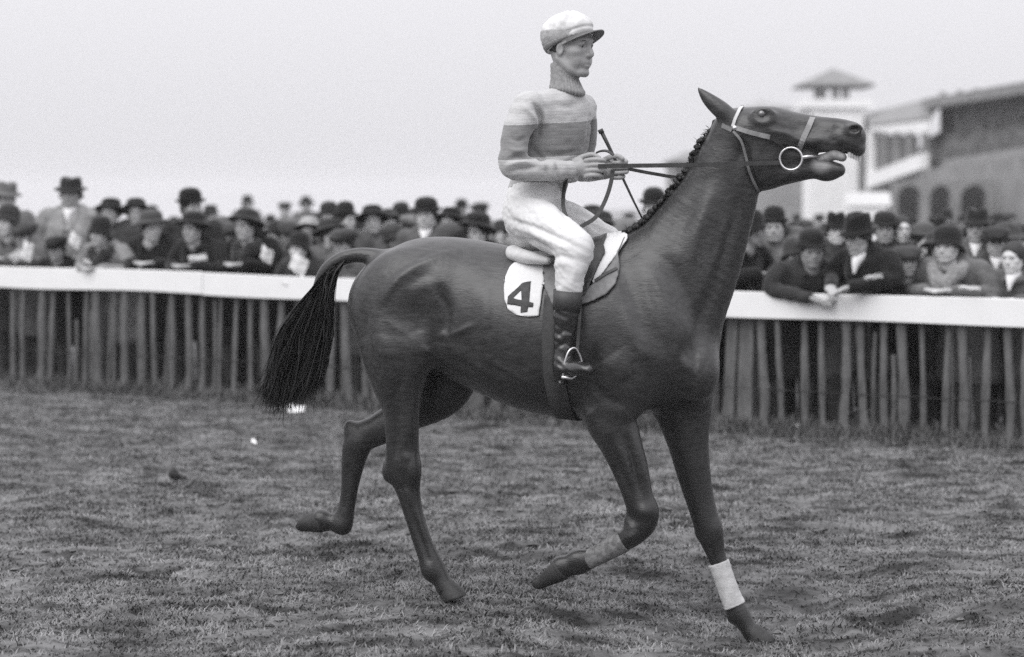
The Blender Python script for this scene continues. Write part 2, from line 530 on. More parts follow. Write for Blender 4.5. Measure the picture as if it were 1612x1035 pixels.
def ground_mat(name, gain, bump=True):
    m = bpy.data.materials.new(name); m.use_nodes = True; t = m.node_tree; b = t.nodes['Principled BSDF']
    b.inputs['Roughness'].default_value = .95; b.inputs['Specular IOR Level'].default_value = .15
    tcn = t.nodes.new('ShaderNodeTexCoord')
    def noise(sc, det, st=(1, 1, 1)):
        mp = t.nodes.new('ShaderNodeMapping'); mp.inputs['Scale'].default_value = st
        n = t.nodes.new('ShaderNodeTexNoise'); n.inputs['Scale'].default_value = sc; n.inputs['Detail'].default_value = det; n.inputs['Roughness'].default_value = .6
        t.links.new(tcn.outputs['Object'], mp.inputs[0]); t.links.new(mp.outputs[0], n.inputs[0]); return n
    n1, n2, n3 = noise(1.6, 7, (.6, 1.3, .05)), noise(5.5, 6, (.55, 1.6, .05)), noise(60, 4)
    r1 = t.nodes.new('ShaderNodeValToRGB'); r1.color_ramp.elements[0].position = .38; r1.color_ramp.elements[1].position = .61
    r1.color_ramp.elements[0].color = (.035 * gain, .035 * gain, .035 * gain, 1); r1.color_ramp.elements[1].color = (.16 * gain, .16 * gain, .161 * gain, 1)
    t.links.new(n2.outputs[0], r1.inputs[0])
    mm = t.nodes.new('ShaderNodeMix'); mm.data_type = 'RGBA'; mm.blend_type = 'MULTIPLY'; mm.inputs[0].default_value = .85
    r2 = t.nodes.new('ShaderNodeValToRGB'); r2.color_ramp.elements[0].color = (.30, .30, .30, 1); r2.color_ramp.elements[1].color = (1.4, 1.4, 1.4, 1)
    t.links.new(n1.outputs[0], r2.inputs[0]); t.links.new(r1.outputs[0], mm.inputs[6]); t.links.new(r2.outputs[0], mm.inputs[7])
    t.links.new(mm.outputs[2], b.inputs['Base Color'])
    bp = t.nodes.new('ShaderNodeBump'); bp.inputs['Strength'].default_value = .7; bp.inputs['Distance'].default_value = .008
    t.links.new(n3.outputs[0], bp.inputs['Height']); t.links.new(bp.outputs[0], b.inputs['Normal'])
    return m
xi = np.arange(-7.0, 7.01, .03); ex = np.geomspace(.05, 1400, 26)
xs = np.concatenate([xi[0] - ex[::-1], xi, xi[-1] + ex])
yi = np.concatenate([np.arange(6.2, 10.5, .026), np.arange(10.5, 20, .045)])
ys = np.concatenate([yi[0] - np.geomspace(.05, 60, 12)[::-1], yi, yi[-1] + np.geomspace(.06, 1450, 44)])
GX, GY = np.meshgrid(xs, ys)
GZ = ground_z(GX, GY)
V = np.stack([GX, GY, GZ], -1).reshape(-1, 3)
n = len(xs); I = np.arange(len(V)).reshape(len(ys), n)
F = np.stack([I[:-1, :-1], I[:-1, 1:], I[1:, 1:], I[1:, :-1]], -1).reshape(-1, 4)
g = link('ground', mesh_np('ground', V, F), ground_mat('poached_turf', 1.15)); tag(g, kind='structure')

# fence line, needed by the grass
FL, FR = at_depth(0, CV, 17.8), at_depth(1612, CV, 13.28)
FD = (FR - FL)[:2]; FLEN = float(np.linalg.norm(FD)); FD = FD / FLEN; FNRM = np.array([-FD[1], FD[0]])     # normal away from the camera
FANG = math.atan2(FD[1], FD[0])
def fence_y(x): return FL[1] + (x - FL[0]) * FD[1] / FD[0]
def fence_pt(u):
    """where the view through column u meets the fence line"""
    k = (u - CU) / FPX
    y = (FL[1] - FL[0] * FD[1] / FD[0]) / (1 - k * FD[1] / FD[0])
    return np.array([k * y, y])
# grass: short worn blades, thicker and longer along the fence foot
def grass(name, nb, seed, mat, ylo, yhi, lo, hi, wid, label, along=False):
    r = np.random.default_rng(seed)
    if along:
        s = r.uniform(-.3, 1.25, nb); off = r.normal(0, .22, nb)
        x = FL[0] + s * (FR - FL)[0] - FNRM[0] * off; y = FL[1] + s * (FR - FL)[1] - FNRM[1] * off
    else:
        y = np.sqrt(r.uniform(ylo ** 2, yhi ** 2, nb)); x = r.uniform(-1, 1, nb) * (.33 * y + .4)
        m = y < fence_y(x) + .4
        x, y = x[m], y[m]
        d = vnoise(x, y, .55, 41) + .6 * vnoise(x * .8, y * 1.2, .17, 42)
        keep = r.random(len(x)) < np.clip(.90 + d * 1.3, .35, 1)
        x, y = x[keep], y[keep]
    k = len(x); z = ground_z(x, y) - .004
    L = r.uniform(lo, hi, k) * (1 + .5 * vnoise(x, y, .4, 43)); az = r.uniform(0, 2 * math.pi, k); lean = r.uniform(.5, 1.5, k) if along else r.uniform(.95, 1.56, k)
    fw = wid * r.uniform(.6, 1.4, k)
    P0 = np.stack([x, y, z], -1); dh = np.stack([np.cos(az), np.sin(az), np.zeros(k)], -1); sd = np.stack([-np.sin(az), np.cos(az), np.zeros(k)], -1)
    mid = P0 + dh * (L * .45 * np.sin(lean * .6))[:, None] + np.array([0, 0, 1]) * (L * .5 * np.cos(lean * .6))[:, None]
    tip = mid + dh * (L * .55 * np.sin(lean))[:, None] + np.array([0, 0, 1]) * (L * .5 * np.cos(lean))[:, None]
    V = np.stack([P0 - sd * fw[:, None], P0 + sd * fw[:, None], mid + sd * (fw * .8)[:, None], mid - sd * (fw * .8)[:, None], tip], 1).reshape(-1, 3)
    b = np.arange(k) * 5
    o = link(name, mesh_np(name, V, [np.stack([b, b+1, b+2, b+3], -1), np.stack([b+3, b+2, b+4], -1)], False), mat)
    return tag(o, label, 'grass', kind='stuff')
M_grass = ground_mat('worn_grass', 1.85)
M_grass2 = grey('rough_grass', .07, rough=.85, spec=.2, noise=.6, nscale=4, v2=.14, detail=8)
grass('grass', 640000, 51, M_grass, 7.0, 18.0, .016, .046, .0030, 'short worn trampled grass of the racecourse turf')
grass('grass', 32000, 52, M_grass2, 0, 0, .05, .17, .0040, 'longer rough grass along the foot of the paling fence', along=True)

# small crumbs of earth and torn turf
r = np.random.default_rng(61); nb = 2600
y = np.sqrt(r.uniform(49, 300, nb)); x = r.uniform(-1, 1, nb) * (.285 * y + .2); z = ground_z(x, y)
base = np.array([(1, 0, 0), (.5, .87, .1), (-.5, .8, 0), (-1, 0, .1), (-.5, -.87, 0), (.5, -.8, .1), (.1, 0, .9), (0, .1, -.5)])
tri = [(0, 1, 6), (1, 2, 6), (2, 3, 6), (3, 4, 6), (4, 5, 6), (5, 0, 6), (1, 0, 7), (2, 1, 7), (3, 2, 7), (4, 3, 7), (5, 4, 7), (0, 5, 7)]
sz = r.gamma(2.0, .0032, nb) + .003
V = base[None] * (1 + r.normal(size=(nb, 8, 3)) * .22) * sz[:, None, None] * np.array([1.2, 1, .7]) + np.stack([x, y, z + sz * .2], -1)[:, None]
F = (np.array(tri)[None] + (np.arange(nb) * 8)[:, None, None]).reshape(-1, 3)
o = link('turf_crumbs', mesh_np('turf_crumbs', V.reshape(-1, 3), F, False), grey('earth_crumb', .05, rough=.95, noise=.6, nscale=5, v2=.16))
tag(o, 'scattered crumbs of earth and torn turf over the course', 'earth', kind='stuff')

# litter and clods lying on the turf
M_paper = grey('white_paper', .70, rough=.8, noise=.08, nscale=30)
def on_ground(u, v):
    Y = HC * FPX / (v - CV)
    x = (u - CU) * Y / FPX
    return np.array([x, Y, float(ground_z(np.array([x]), np.array([Y]))[0])])
def scrap(u, v, w, h, label):
    p = on_ground(u, v); n = 6
    r = np.random.default_rng(int(u)); V = []
    for i in range(n):
        for j in range(n):
            V.append((w * (i / (n - 1) - .5), .10 * (j / (n - 1) - .5), .012 + h * (j / (n - 1)) + r.normal() * .006))
    F = [(i*n+j, (i+1)*n+j, (i+1)*n+j+1, i*n+j+1) for i in range(n - 1) for j in range(n - 1)]
    o = MB().add(np.array(V), F).build('paper_scrap', M_paper, None, loc=p + np.array([0, 0, .02]), rot=(0, 0, r.uniform(-.3, .3)))
    m = o.modifiers.new('thickness', 'SOLIDIFY'); m.thickness = .0012
    return tag(o, label, 'paper')
scrap(466, 652, .13, .045, 'white paper scrap on the grass below the horse tail')
scrap(1253, 680, .07, .03, 'small white paper scrap at the fence foot near the thick post')
scrap(399, 703, .028, .012, 'tiny white paper scrap on the turf left of the lifted hind hoof')
M_clod = grey('dark_clod', .025, rough=.95, noise=.5, nscale=20, bump=.8, bscale=40)
p = on_ground(275, 757)
f = Field(p - .16, p + .16, .008); r = np.random.default_rng(3)
for i in range(9): f.ell(p + np.array([r.normal() * .032, r.normal() * .025, .008 + abs(r.normal()) * .018]), r.uniform(.011, .024), k=.02)
V, Q = f.surface(0)
o = link('turf_clod', mesh_np('turf_clod', V - p, Q), M_clod, loc=p); tag(o, 'dark clod of kicked up turf lying alone at left', 'clod')
print('ground', round(time.time() - T0, 1))
# ================================================================== the paling fence with its white rail
M_stake = grey('weathered_stake', .115, rough=.9, noise=.45, nscale=14, bump=.6, bscale=60, stretch=(1, 1, .25), detail=6)
M_rail = grey('white_rail_paint', .78, rough=.65, noise=.03, nscale=5)
M_wire = grey('fence_wire', .05, rough=.6, metal=.5)
fence = empty('paling_fence', (*((FL + FR) / 2)[:2], 0), FANG, 'paling fence of rough stakes under a broad white top rail', 'fence')
FC = ((FL + FR) / 2)[:2]
def fl(u):
    """distance along the fence from its middle, at view column u"""
    return float((fence_pt(u) - FC) @ FD)
def rail_top(s): return 1.068 - .066 * (s / FLEN + .5)
# rail: boards end to end, leaning a little off true
joints = [-10.0, -7.4, -4.70, -2.32, .10, 2.45, 4.72, 7.1, 9.5]
for a, b in zip(joints[:-1], joints[1:]):
    mb = MB(); n = 12
    ss = np.linspace(a + .003, b - .003, n); j1 = RNG.normal() * .003
    P = []
    for s in ss:
        zt = rail_top(s) + .006 * math.sin(s * 1.7) + j1; hgt = .186 + .005 * math.sin(s * 2.9 + 1)
        y0 = -.025 + .006 * math.sin(s * 1.1)
        P.append([(s, y0, zt - hgt), (s, y0, zt - .004), (s, y0 + .004, zt), (s, y0 + .026, zt), (s, y0 + .032, zt - .006), (s, y0 + .032, zt - hgt)])
    P = np.array(P); V = P.reshape(-1, 3); F = []
    for i in range(n - 1):
        for j in range(6): F.append((i*6+j, (i+1)*6+j, (i+1)*6+(j+1) % 6, i*6+(j+1) % 6))
    F.append((0, 1, 2, 3, 4, 5)); F.append(tuple((n-1)*6 + j for j in (5, 4, 3, 2, 1, 0)))
    mb.add(V, F).build('rail_board', M_rail, fence)
us = list(range(-330, -70, 27)) + list(range(1722, 1860, 33)) + [-60, -34, -10, 14, 32, 59, 77, 103, 128, 150, 174, 194, 218, 240, 265, 291, 313, 341, 364, 389, 413, 438, 464, 490, 515, 544, 570, 591, 618, 645, 670, 697, 724, 751, 776, 803, 828, 856, 884, 912, 940, 968, 996,
      1026, 1055, 1084, 1112, 1198, 1227, 1263, 1294, 1324, 1357, 1389, 1420, 1450, 1483, 1515, 1550, 1585, 1618, 1652, 1688]
stake_meshes = []
for q in range(9):
    r = np.random.default_rng(200 + q); mb = MB(); k = 9
    zz = np.linspace(-.05, 1, k); bend = r.normal(size=2) * .010
    cx = bend[0] * np.sin(zz * 3.1 + q) + np.cumsum(r.normal(size=k)) * .0028; cy = bend[1] * np.sin(zz * 2.3 + q)
    rad = .033 * (1 - .12 * zz) * r.uniform(.85, 1.15, k)
    mb.tube(np.stack([cx, cy, zz], -1), rad, 7, flat=r.uniform(.6, .9))
    me = mb.mesh('stake', False); me.materials.append(M_stake); stake_meshes.append(me)
def stake(s, wide=1.0, dy=0.0, top=None, mesh=None, name='stake'):
    w = FC + FD * s
    zb = float(ground_z(np.array([w[0]]), np.array([w[1]]))[0])
    h = (rail_top(s) - .12 if top is None else top) - zb
    return link(name, mesh or stake_meshes[RNG.integers(9)], None, fence, loc=(s, .045 + dy, zb), rot=(RNG.normal() * .010, RNG.normal() * .018, RNG.uniform(-.4, .4)), scale=(wide, wide, h))
for u in us:
    stake(fl(u), RNG.uniform(.62, 1.35), RNG.normal() * .010, top=rail_top(fl(u)) - RNG.choice([.10, .10, .13, .17]))
    if RNG.random() < .45:                                   # thin stakes slipped between
        stake(fl(u + RNG.uniform(8, 18)), RNG.uniform(.45, .75), .03 + RNG.normal() * .01, top=rail_top(fl(u)) - RNG.uniform(.12, .5))
# thick square posts that carry the rail
for u, w in ((140, 3.2), (735, 3.0), (1141, 1.7), (1167, 2.2)):
    mb = MB(); ww = .0275 * w
    me = mb.hexa(np.array([(-ww, -.05, -.1), (ww, -.05, -.1), (ww, .05, -.1), (-ww, .05, -.1), (-ww * .94, -.05, 1), (ww * .95, -.05, 1), (ww * .95, .05, 1), (-ww * .94, .05, 1)])).mesh('post', False)
    me.materials.append(M_stake)
    stake(fl(u), 1.0, .07, mesh=me, name='post')
for zf in (.84, .30):
    mb = MB(); s = np.linspace(-7, 7, 120)
    mb.tube(np.stack([s, .012 + .006 * np.sin(s * 40), rail_top(s) * zf + .004 * np.sin(s * 23)], -1), .0035, 5)
    mb.build('wire', M_wire, fence)
print('fence', round(time.time() - T0, 1))
# ================================================================== hill, stands and tower in the haze
def gz(x, y): return float(ground_z(np.array([float(x)]), np.array([float(y)]))[0])
M_hill = grey('far_hill', .10, rough=1.0, spec=0, noise=.4, nscale=.01)
hx = np.linspace(-150, 900, 90); hy = np.linspace(700, 1350, 24)
HX, HY = np.meshgrid(hx, hy)
ridge = 17 * np.clip((HX - 5) / 220, 0, 1) ** .8 * np.exp(-((HX - 420) / 420) ** 2 * .6) + 4 * vnoise(HX, HY, 60, 77) + vnoise(HX, HY, 18, 78) * 2
HZ = -26 + (ridge + 16) * np.sin(np.clip((HY - 700) / 650, 0, 1) * math.pi) ** .7
HZ = np.where(HX < 40, HZ - (40 - HX) * .12, HZ)
n = len(hx); I = np.arange(HX.size).reshape(HX.shape)
o = link('hill', mesh_np('hill', np.stack([HX, HY, HZ], -1).reshape(-1, 3), np.stack([I[:-1, :-1], I[:-1, 1:], I[1:, 1:], I[1:, :-1]], -1).reshape(-1, 4)), M_hill)
tag(o, kind='structure')

M_white = grey('white_woodwork', .85, rough=.7, noise=.06, nscale=2)
M_slate = grey('slate_roof', .20, rough=.8, noise=.25, nscale=3)
M_dark = grey('dark_boarding', .125, rough=.9, noise=.3, nscale=1.5)  # one dark tone for stand walls, windows and far figures
M_brick = grey('brick_stand_wall', .23, rough=.9, noise=.25, nscale=1.2)
M_pale = grey('pale_render_and_haze', .30, rough=.9, noise=.12, nscale=.8)
M_conc = grey('terrace_concrete', .26, rough=.9, noise=.2, nscale=1.0)

def hip_roof(c, hx_, hy_, z0, z1, ridge=0.0, th=.12, over=0.0):
    x, y = c
    P = np.array([(x-hx_, y-hy_, z0), (x+hx_, y-hy_, z0), (x+hx_, y+hy_, z0), (x-hx_, y+hy_, z0),
                  (x-hx_, y-hy_, z0+th), (x+hx_, y-hy_, z0+th), (x+hx_, y+hy_, z0+th), (x-hx_, y+hy_, z0+th), (x-ridge, y, z1), (x+ridge, y, z1)])
    return MB().add(P, [(3, 2, 1, 0), (0, 1, 5, 4), (1, 2, 6, 5), (2, 3, 7, 6), (3, 0, 4, 7), (4, 5, 9, 8), (6, 7, 8, 9), (5, 6, 9), (7, 4, 8)])
# lookout tower
def lookout(u, Y):
    p = at_depth(u, CV, Y); X = p[0]; m = Y / FPX
    t = empty('lookout_tower', (0, 0, 0), 0, 'lookout tower with open balcony under a pointed slate roof behind the horse head', 'tower')
    Z = lambda v: HC - (v - CV) * m
    hip_roof((X, Y), 57 * m, 50 * m, Z(139), Z(108), 0.0).build('roof', M_slate, t)
    for du in (-24, -16, 4, 20):
        for dy in (-.55, .55):
            MB().box((X + du * m, Y + dy, (Z(140) + Z(160)) / 2), (.13, .13, Z(140) - Z(160))).build('post', M_slate, t)
    MB().box((X, Y, Z(165)), (110 * m, 2.6, Z(158) - Z(172))).build('parapet', M_white, t)
    b = MB().box((X, Y, (Z(172) + gz(X, Y)) / 2), (84 * m, 2.2, Z(172) - gz(X, Y))).build('wall', M_white, t)
    for du in (-22, 0, 22): MB().box((X + du * m, Y - 1.12, Z(215)), (.4, .08, .9)).build('window', M_dark, b)
lookout(1311, 92)
# pavilion with the little peak, its roof coloured pale for haze, and the long low roof behind the neck
def pavilion(name, u0, u1, Y, veave, vtop, ridge, label, wallm, roofm, nw=6):
    m = Y / FPX; X = ((u0 + u1) / 2 - CU) * m; hw = (u1 - u0) / 2 * m; Z = lambda v: HC - (v - CV) * m
    t = empty(name, (0, 0, 0), 0, label, 'pavilion')
    g0 = gz(X, Y)
    w = MB().box((X, Y, (g0 + Z(veave)) / 2), (hw * 1.86, 6, Z(veave) - g0)).build('wall', wallm, t)
    hip_roof((X, Y), hw, 4, Z(veave), Z(vtop), ridge * hw).build('roof', roofm, t)
    for i in range(nw):
        MB().box((X + hw * 1.6 * ((i + .5) / nw - .5), Y - 3.02, Z(veave) - 1.2), (hw * .9 / nw, .08, 1.1)).build('window', M_dark, w)
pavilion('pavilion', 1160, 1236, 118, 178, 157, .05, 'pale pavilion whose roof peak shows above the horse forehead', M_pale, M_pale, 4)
pavilion('pavilion', 1188, 1376, 104, 192, 176, .8, 'long grey pavilion with dark windows behind the horse muzzle', M_conc, M_slate, 9)
pavilion('pavilion', 1048, 1215, 126, 258, 238, .6, 'long low pavilion with grey roof behind the horse neck', M_pale, M_slate, 10)

# white-fronted stand: fascia, posts and raking rail
st_ = empty('grandstand', (0, 0, 0), 0, 'open stand with white fascia, white posts and raking white stair rail', 'grandstand')
A0, A1 = at_depth(1370, CV, 86), at_depth(1462, CV, 77)
def along(t, v, dy=0.0):
    u = 1370 + 92 * t; Y = 86 - 9 * t
    return at_depth(u, v, Y) + np.array([0, dy, 0])
def bar(p, q, w, h, mat, name, par):
    d = q - p; L = np.linalg.norm(d); s = np.cross(d / L, (0, 0, 1)); s = s / np.linalg.norm(s) * w / 2; up = np.array([0, 0, h / 2])
    return MB().hexa(np.array([p - s - up, p + s - up, q + s - up, q - s - up, p - s + up, p + s + up, q + s + up, q - s + up])).build(name, mat, par)
P = [along(-.02, 206), along(1.02, 210), along(1.02, 186), along(-.02, 198)]
dn = np.array([.3, .95, 0]) * .25
MB().hexa(np.array([P[0], P[1], P[1] + dn, P[0] + dn, P[3], P[2], P[2] + dn, P[3] + dn])).build('fascia', M_white, st_)
R0, R1, R2 = along(-.05, 197), along(1.03, 185), at_depth(1486, 149, 84)
R3 = at_depth(1368, 178, 94)
MB().add(np.array([R0, R1, R2, R3, R0 - [0, 0, .12], R1 - [0, 0, .12], R2 - [0, 0, .12], R3 - [0, 0, .12]]), [(0, 1, 2, 3), (7, 6, 5, 4), (0, 4, 5, 1), (1, 5, 6, 2), (2, 6, 7, 3), (3, 7, 4, 0)]).build('roof', M_slate, st_)
for t, w, mt in ((.03, .36, M_white), (.26, .22, M_conc), (.48, .20, M_conc), (.70, .20, M_conc), (.97, .26, M_conc)):
    a = along(t, 208, .3); b = along(t, 300, .3); b[2] = gz(b[0], b[1])
    MB().box((a + b) / 2, (w, .22, a[2] - b[2])).build('post', mt, st_)
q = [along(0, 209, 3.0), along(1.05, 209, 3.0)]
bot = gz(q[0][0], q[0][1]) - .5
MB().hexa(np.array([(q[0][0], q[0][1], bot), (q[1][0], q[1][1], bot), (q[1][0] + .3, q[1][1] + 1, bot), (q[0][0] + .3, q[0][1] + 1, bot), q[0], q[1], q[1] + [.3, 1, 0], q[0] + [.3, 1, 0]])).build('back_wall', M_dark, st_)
bar(along(-.02, 287), along(.95, 253), .3, .62, M_white, 'stair_rail', st_)
for i in range(7):
    t = .0 + i * .15
    a, b = along(t, 296 - i * 5, .6), along(t + .15, 296 - i * 5, .6)
    g0 = gz(a[0], a[1]) - .3
    MB().hexa(np.array([(a[0], a[1], g0), (b[0], b[1], g0), (b[0], b[1] + 1.6, g0), (a[0], a[1] + 1.6, g0), a, b, b + [0, 1.6, 0], a + [0, 1.6, 0]])).build('step', M_conc, st_)

# big dark stand running out of the frame on the right, spectators on its roof
big = empty('grandstand', (0, 0, 0), 0, 'large dark stepped grandstand running out of the right edge', 'grandstand')
def bigpt(t, v): return at_depth(1462 + 210 * t, v, 80 - 20 * t)
def wallrun(name, v0, v1, depth, mat, t0=0.0, t1=1.15, par=big, push=0.0):
    a, b = bigpt(t0, CV), bigpt(t1, CV)
    Yr = lambda t: 80 - 20 * t
    za0, za1 = HC - (v0(t0) - CV) * Yr(t0) / FPX, HC - (v1(t0) - CV) * Yr(t0) / FPX
    zb0, zb1 = HC - (v0(t1) - CV) * Yr(t1) / FPX, HC - (v1(t1) - CV) * Yr(t1) / FPX
    d = (b - a); d[2] = 0; nn = np.array([-d[1], d[0], 0]); nn /= np.linalg.norm(nn)
    if nn[0] < 0: nn = -nn
    a = a + nn * push; b = b + nn * push
    Q = lambda p, z, k: np.array([p[0], p[1], z]) + nn * depth * k
    return MB().hexa(np.array([Q(a, za0, 0), Q(b, zb0, 0), Q(b, zb0, 1), Q(a, za0, 1), Q(a, za1, 0), Q(b, zb1, 0), Q(b, zb1, 1), Q(a, za1, 1)])).build(name, mat, par)
lin = lambda a, b: (lambda t: a + (b - a) * t)
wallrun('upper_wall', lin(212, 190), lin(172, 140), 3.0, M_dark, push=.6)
wallrun('roof', lin(172, 140), lin(157, 121), 4.5, M_brick, push=-.3)
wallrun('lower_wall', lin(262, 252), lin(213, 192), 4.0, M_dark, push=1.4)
wallrun('balcony', lin(268, 240), lin(256, 222), .4, M_conc, push=0)
wallrun('terrace', lin(290, 282), lin(269, 243), 2.0, M_brick, push=-.6)
wallrun('base_wall', lin(345, 360), lin(290, 283), 2.0, M_brick, push=-1.4)
for i in range(9):
    t = .06 + i * .125
    a = bigpt(t, 240); a2 = bigpt(t, 190)
    MB().box((a + a2) / 2 + np.array([.25, 0, 0]), (.20, .20, 3.6)).build('column', M_brick, big)
def mini_crowd(name, pts, label, seed):
    r = np.random.default_rng(seed); mb = MB()
    for p in pts:
        h = r.uniform(.62, .92); w = r.uniform(.17, .24)
        mb.lathe([(w * .8, -.5), (w, -.1), (w * 1.05, .12), (w * .45, .26), (w * .42, .30)], 7, p + np.array([0, 0, h - .3]), 1.15, .8)
        mb.lathe([(.04, .26), (.09, .30), (.10, .38), (.15 if r.random() < .5 else .10, .40), (.09, .42), (.07, .50), (.02, .52)], 7, p + np.array([0, 0, h - .3]))
    return tag(mb.build(name, M_dark, None, smooth=True), label, 'crowd', kind='stuff')
r = np.random.default_rng(5)
pts = []
for k in range(230):
    t = r.uniform(0, 1.1); p = bigpt(t, lin(256, 224)(t)); pts.append(p + np.array([0, r.uniform(.5, 1.3), r.uniform(-.5, .1)]))
mini_crowd('crowd', pts, 'far mass of spectators on the balcony of the dark stand', 7)

# arcade under the terraces: a brick wall pierced by round arches, inner wall coloured dark for the shade within
arc = empty('arcade', (0, 0, 0), 0, 'brick arcade of round dark arches below the terraces at the right', 'arcade')
edges = [1404, 1455, 1502, 1560, 1632, 1712]
for a_, b_ in zip(edges[:-1], edges[1:]):
    Ya = 62; top = 286 - (a_ - 1404) * .012; w = b_ - a_
    hole = [(a_ + w * .14, 352)] + [(a_ + w * .5 + w * .36 * math.cos(q), 312 - 20 * math.sin(q)) for q in np.linspace(math.pi, 0, 11)] + [(b_ - w * .14, 352)]
    P, T = fill_poly([(a_ + .1, 362), (b_ - .1, 362), (b_ - .1, top), (a_ + .1, top)], 9.0, hole)
    V = np.array([at_depth(u_, v_, Ya) for u_, v_ in P])
    o = link('arched_wall', mesh_np('arched_wall', V, T, False), M_brick, arc)
    mo = o.modifiers.new('thickness', 'SOLIDIFY'); mo.thickness = .45; mo.offset = 0
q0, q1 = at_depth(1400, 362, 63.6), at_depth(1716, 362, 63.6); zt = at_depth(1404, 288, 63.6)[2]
MB().box(((q0[0] + q1[0]) / 2, 63.6, (q0[2] + zt) / 2), (q1[0] - q0[0], .3, zt - q0[2])).build('inner_wall', grey('passage_shade', .035, rough=1, noise=.2, nscale=2), arc)
p = at_depth(1366, 312, 44); m = 44 / FPX; g0 = gz(p[0], 44)
k = empty('kiosk', (p[0], 44, g0), 0, 'small white kiosk roof showing above the heads left of the arcade', 'kiosk')
zt = HC - (303 - CV) * m - g0
MB().box((0, 0, zt / 2 - .15), (.78, .7, zt - .3)).build('wall', M_white, k)
MB().hexa(np.array([(-.45, -.42, zt - .3), (.45, -.42, zt - .3), (.45, .42, zt - .3), (-.45, .42, zt - .3), (-.42, -.4, zt), (.42, -.4, zt), (.42, .4, zt), (-.42, .4, zt)])).build('roof', M_white, k)
print('far', round(time.time() - T0, 1))
# ================================================================== the horse
M_coat = grey('horse_coat', .031, rough=.34, spec=.52, noise=.55, nscale=55, detail=7, bump=.40, bscale=160, sheen=.05, stretch=(.33, 1, 1.0))
M_hair = grey('tail_hair', .012, rough=.5, spec=.35, noise=.4, nscale=40)
M_hoof = grey('hoof_horn', .030, rough=.6, noise=.4, nscale=30, bump=.2, bscale=90)
M_hide = grey('pale_lip', .26, rough=.6, noise=.3, nscale=50, bump=.2, bscale=200)
M_eye = grey('horse_eye', .10, rough=.06, spec=.9, coat=1.0)
# the lips are pale round the corner of the mouth
def pale_lips(m, spots):
    t = m.node_tree; b = t.nodes['Principled BSDF']; src = b.inputs['Base Color'].links[0].from_socket
    tcn = t.nodes.new('ShaderNodeTexCoord')
    for p, rad, val in spots:
        vd = t.nodes.new('ShaderNodeVectorMath'); vd.operation = 'DISTANCE'; vd.inputs[1].default_value = tuple(p)
        t.links.new(tcn.outputs['Object'], vd.inputs[0])
        mr = t.nodes.new('ShaderNodeMapRange'); mr.interpolation_type = 'SMOOTHSTEP'
        mr.inputs[1].default_value = rad * .35; mr.inputs[2].default_value = rad; mr.inputs[3].default_value = .85; mr.inputs[4].default_value = 0
        t.links.new(vd.outputs['Value'], mr.inputs[0])
        mixn = t.nodes.new('ShaderNodeMix'); mixn.data_type = 'RGBA'
        t.links.new(mr.outputs[0], mixn.inputs[0]); t.links.new(src, mixn.inputs[6]); mixn.inputs[7].default_value = (val, val, val, 1)
        src = mixn.outputs[2]
    t.links.new(src, b.inputs['Base Color'])
def black_points(m, z0, z1, val):
    """a bay's legs are black below knee and hock"""
    t = m.node_tree; b = t.nodes['Principled BSDF']; src = b.inputs['Base Color'].links[0].from_socket
    tcn = t.nodes.new('ShaderNodeTexCoord'); sp = t.nodes.new('ShaderNodeSeparateXYZ'); t.links.new(tcn.outputs['Object'], sp.inputs[0])
    nz = t.nodes.new('ShaderNodeTexNoise'); nz.inputs['Scale'].default_value = 9; t.links.new(tcn.outputs['Object'], nz.inputs[0])
    ad = t.nodes.new('ShaderNodeMath'); ad.operation = 'MULTIPLY_ADD'; ad.inputs[1].default_value = .22
    t.links.new(nz.outputs[0], ad.inputs[0]); t.links.new(sp.outputs['Z'], ad.inputs[2])
    mr = t.nodes.new('ShaderNodeMapRange'); mr.interpolation_type = 'SMOOTHSTEP'
    mr.inputs[1].default_value = z0 + .11; mr.inputs[2].default_value = z1 + .11; mr.inputs[3].default_value = .8; mr.inputs[4].default_value = 0
    t.links.new(ad.outputs[0], mr.inputs[0])
    mixn = t.nodes.new('ShaderNodeMix'); mixn.data_type = 'RGBA'
    t.links.new(mr.outputs[0], mixn.inputs[0]); t.links.new(src, mixn.inputs[6]); mixn.inputs[7].default_value = (val, val, val, 1)
    t.links.new(mixn.outputs[2], b.inputs['Base Color'])
black_points(M_coat, .50, .80, .014)
pale_lips(M_coat, [(H(1292, 258, -.03), .052, .20), (H(1304, 234, -.05), .05, .10)])

horse = empty('horse', HO, -YAW, 'dark brown racehorse cantering to the right with jockey on its back', 'horse')

def st(rows):
    """rows (u, v, r_px, b, half_width_m) -> centre points, in-plane radii, lateral radii"""
    R = np.array(rows, float)
    P = H(R[:, 0], R[:, 1], R[:, 3])
    return P, R[:, 2] * np.array([pxm(u, b) for u, b in zip(R[:, 0], R[:, 3])]), R[:, 4]

HF_ = Field((-1.15, -.42, -.12), (1.75, .42, 2.28), .0062)
def part(rows, k=.05, sub=5, op='add'):
    P, rn, rb = st(rows)
    HF_.chain(P, rn, rb, k=k, sub=sub, op=op)
def blob(u, v, ru, rv, b, rb, k=.05, op='add'):
    s = pxm(u, b)
    HF_.ell(H(u, v, b), (ru * s, rb, rv * s), k=k, op=op)

# trunk: croup, loin, barrel, chest
part([(634, 482, 86, 0, .235), (668, 463, 87, 0, .255), (700, 460, 87, 0, .255), (730, 478, 102, 0, .252), (760, 495, 114, 0, .262), (790, 506, 118, 0, .275), (850, 523, 126, 0, .295),
      (910, 528, 131, 0, .295), (960, 524, 134, 0, .275), (1005, 528, 122, 0, .245), (1045, 545, 86, 0, .20)])
part([(900, 420, 26, 0, .12), (950, 404, 22, 0, .08), (985, 394, 20, 0, .06), (1010, 385, 16, 0, .05)], k=.09)       # withers
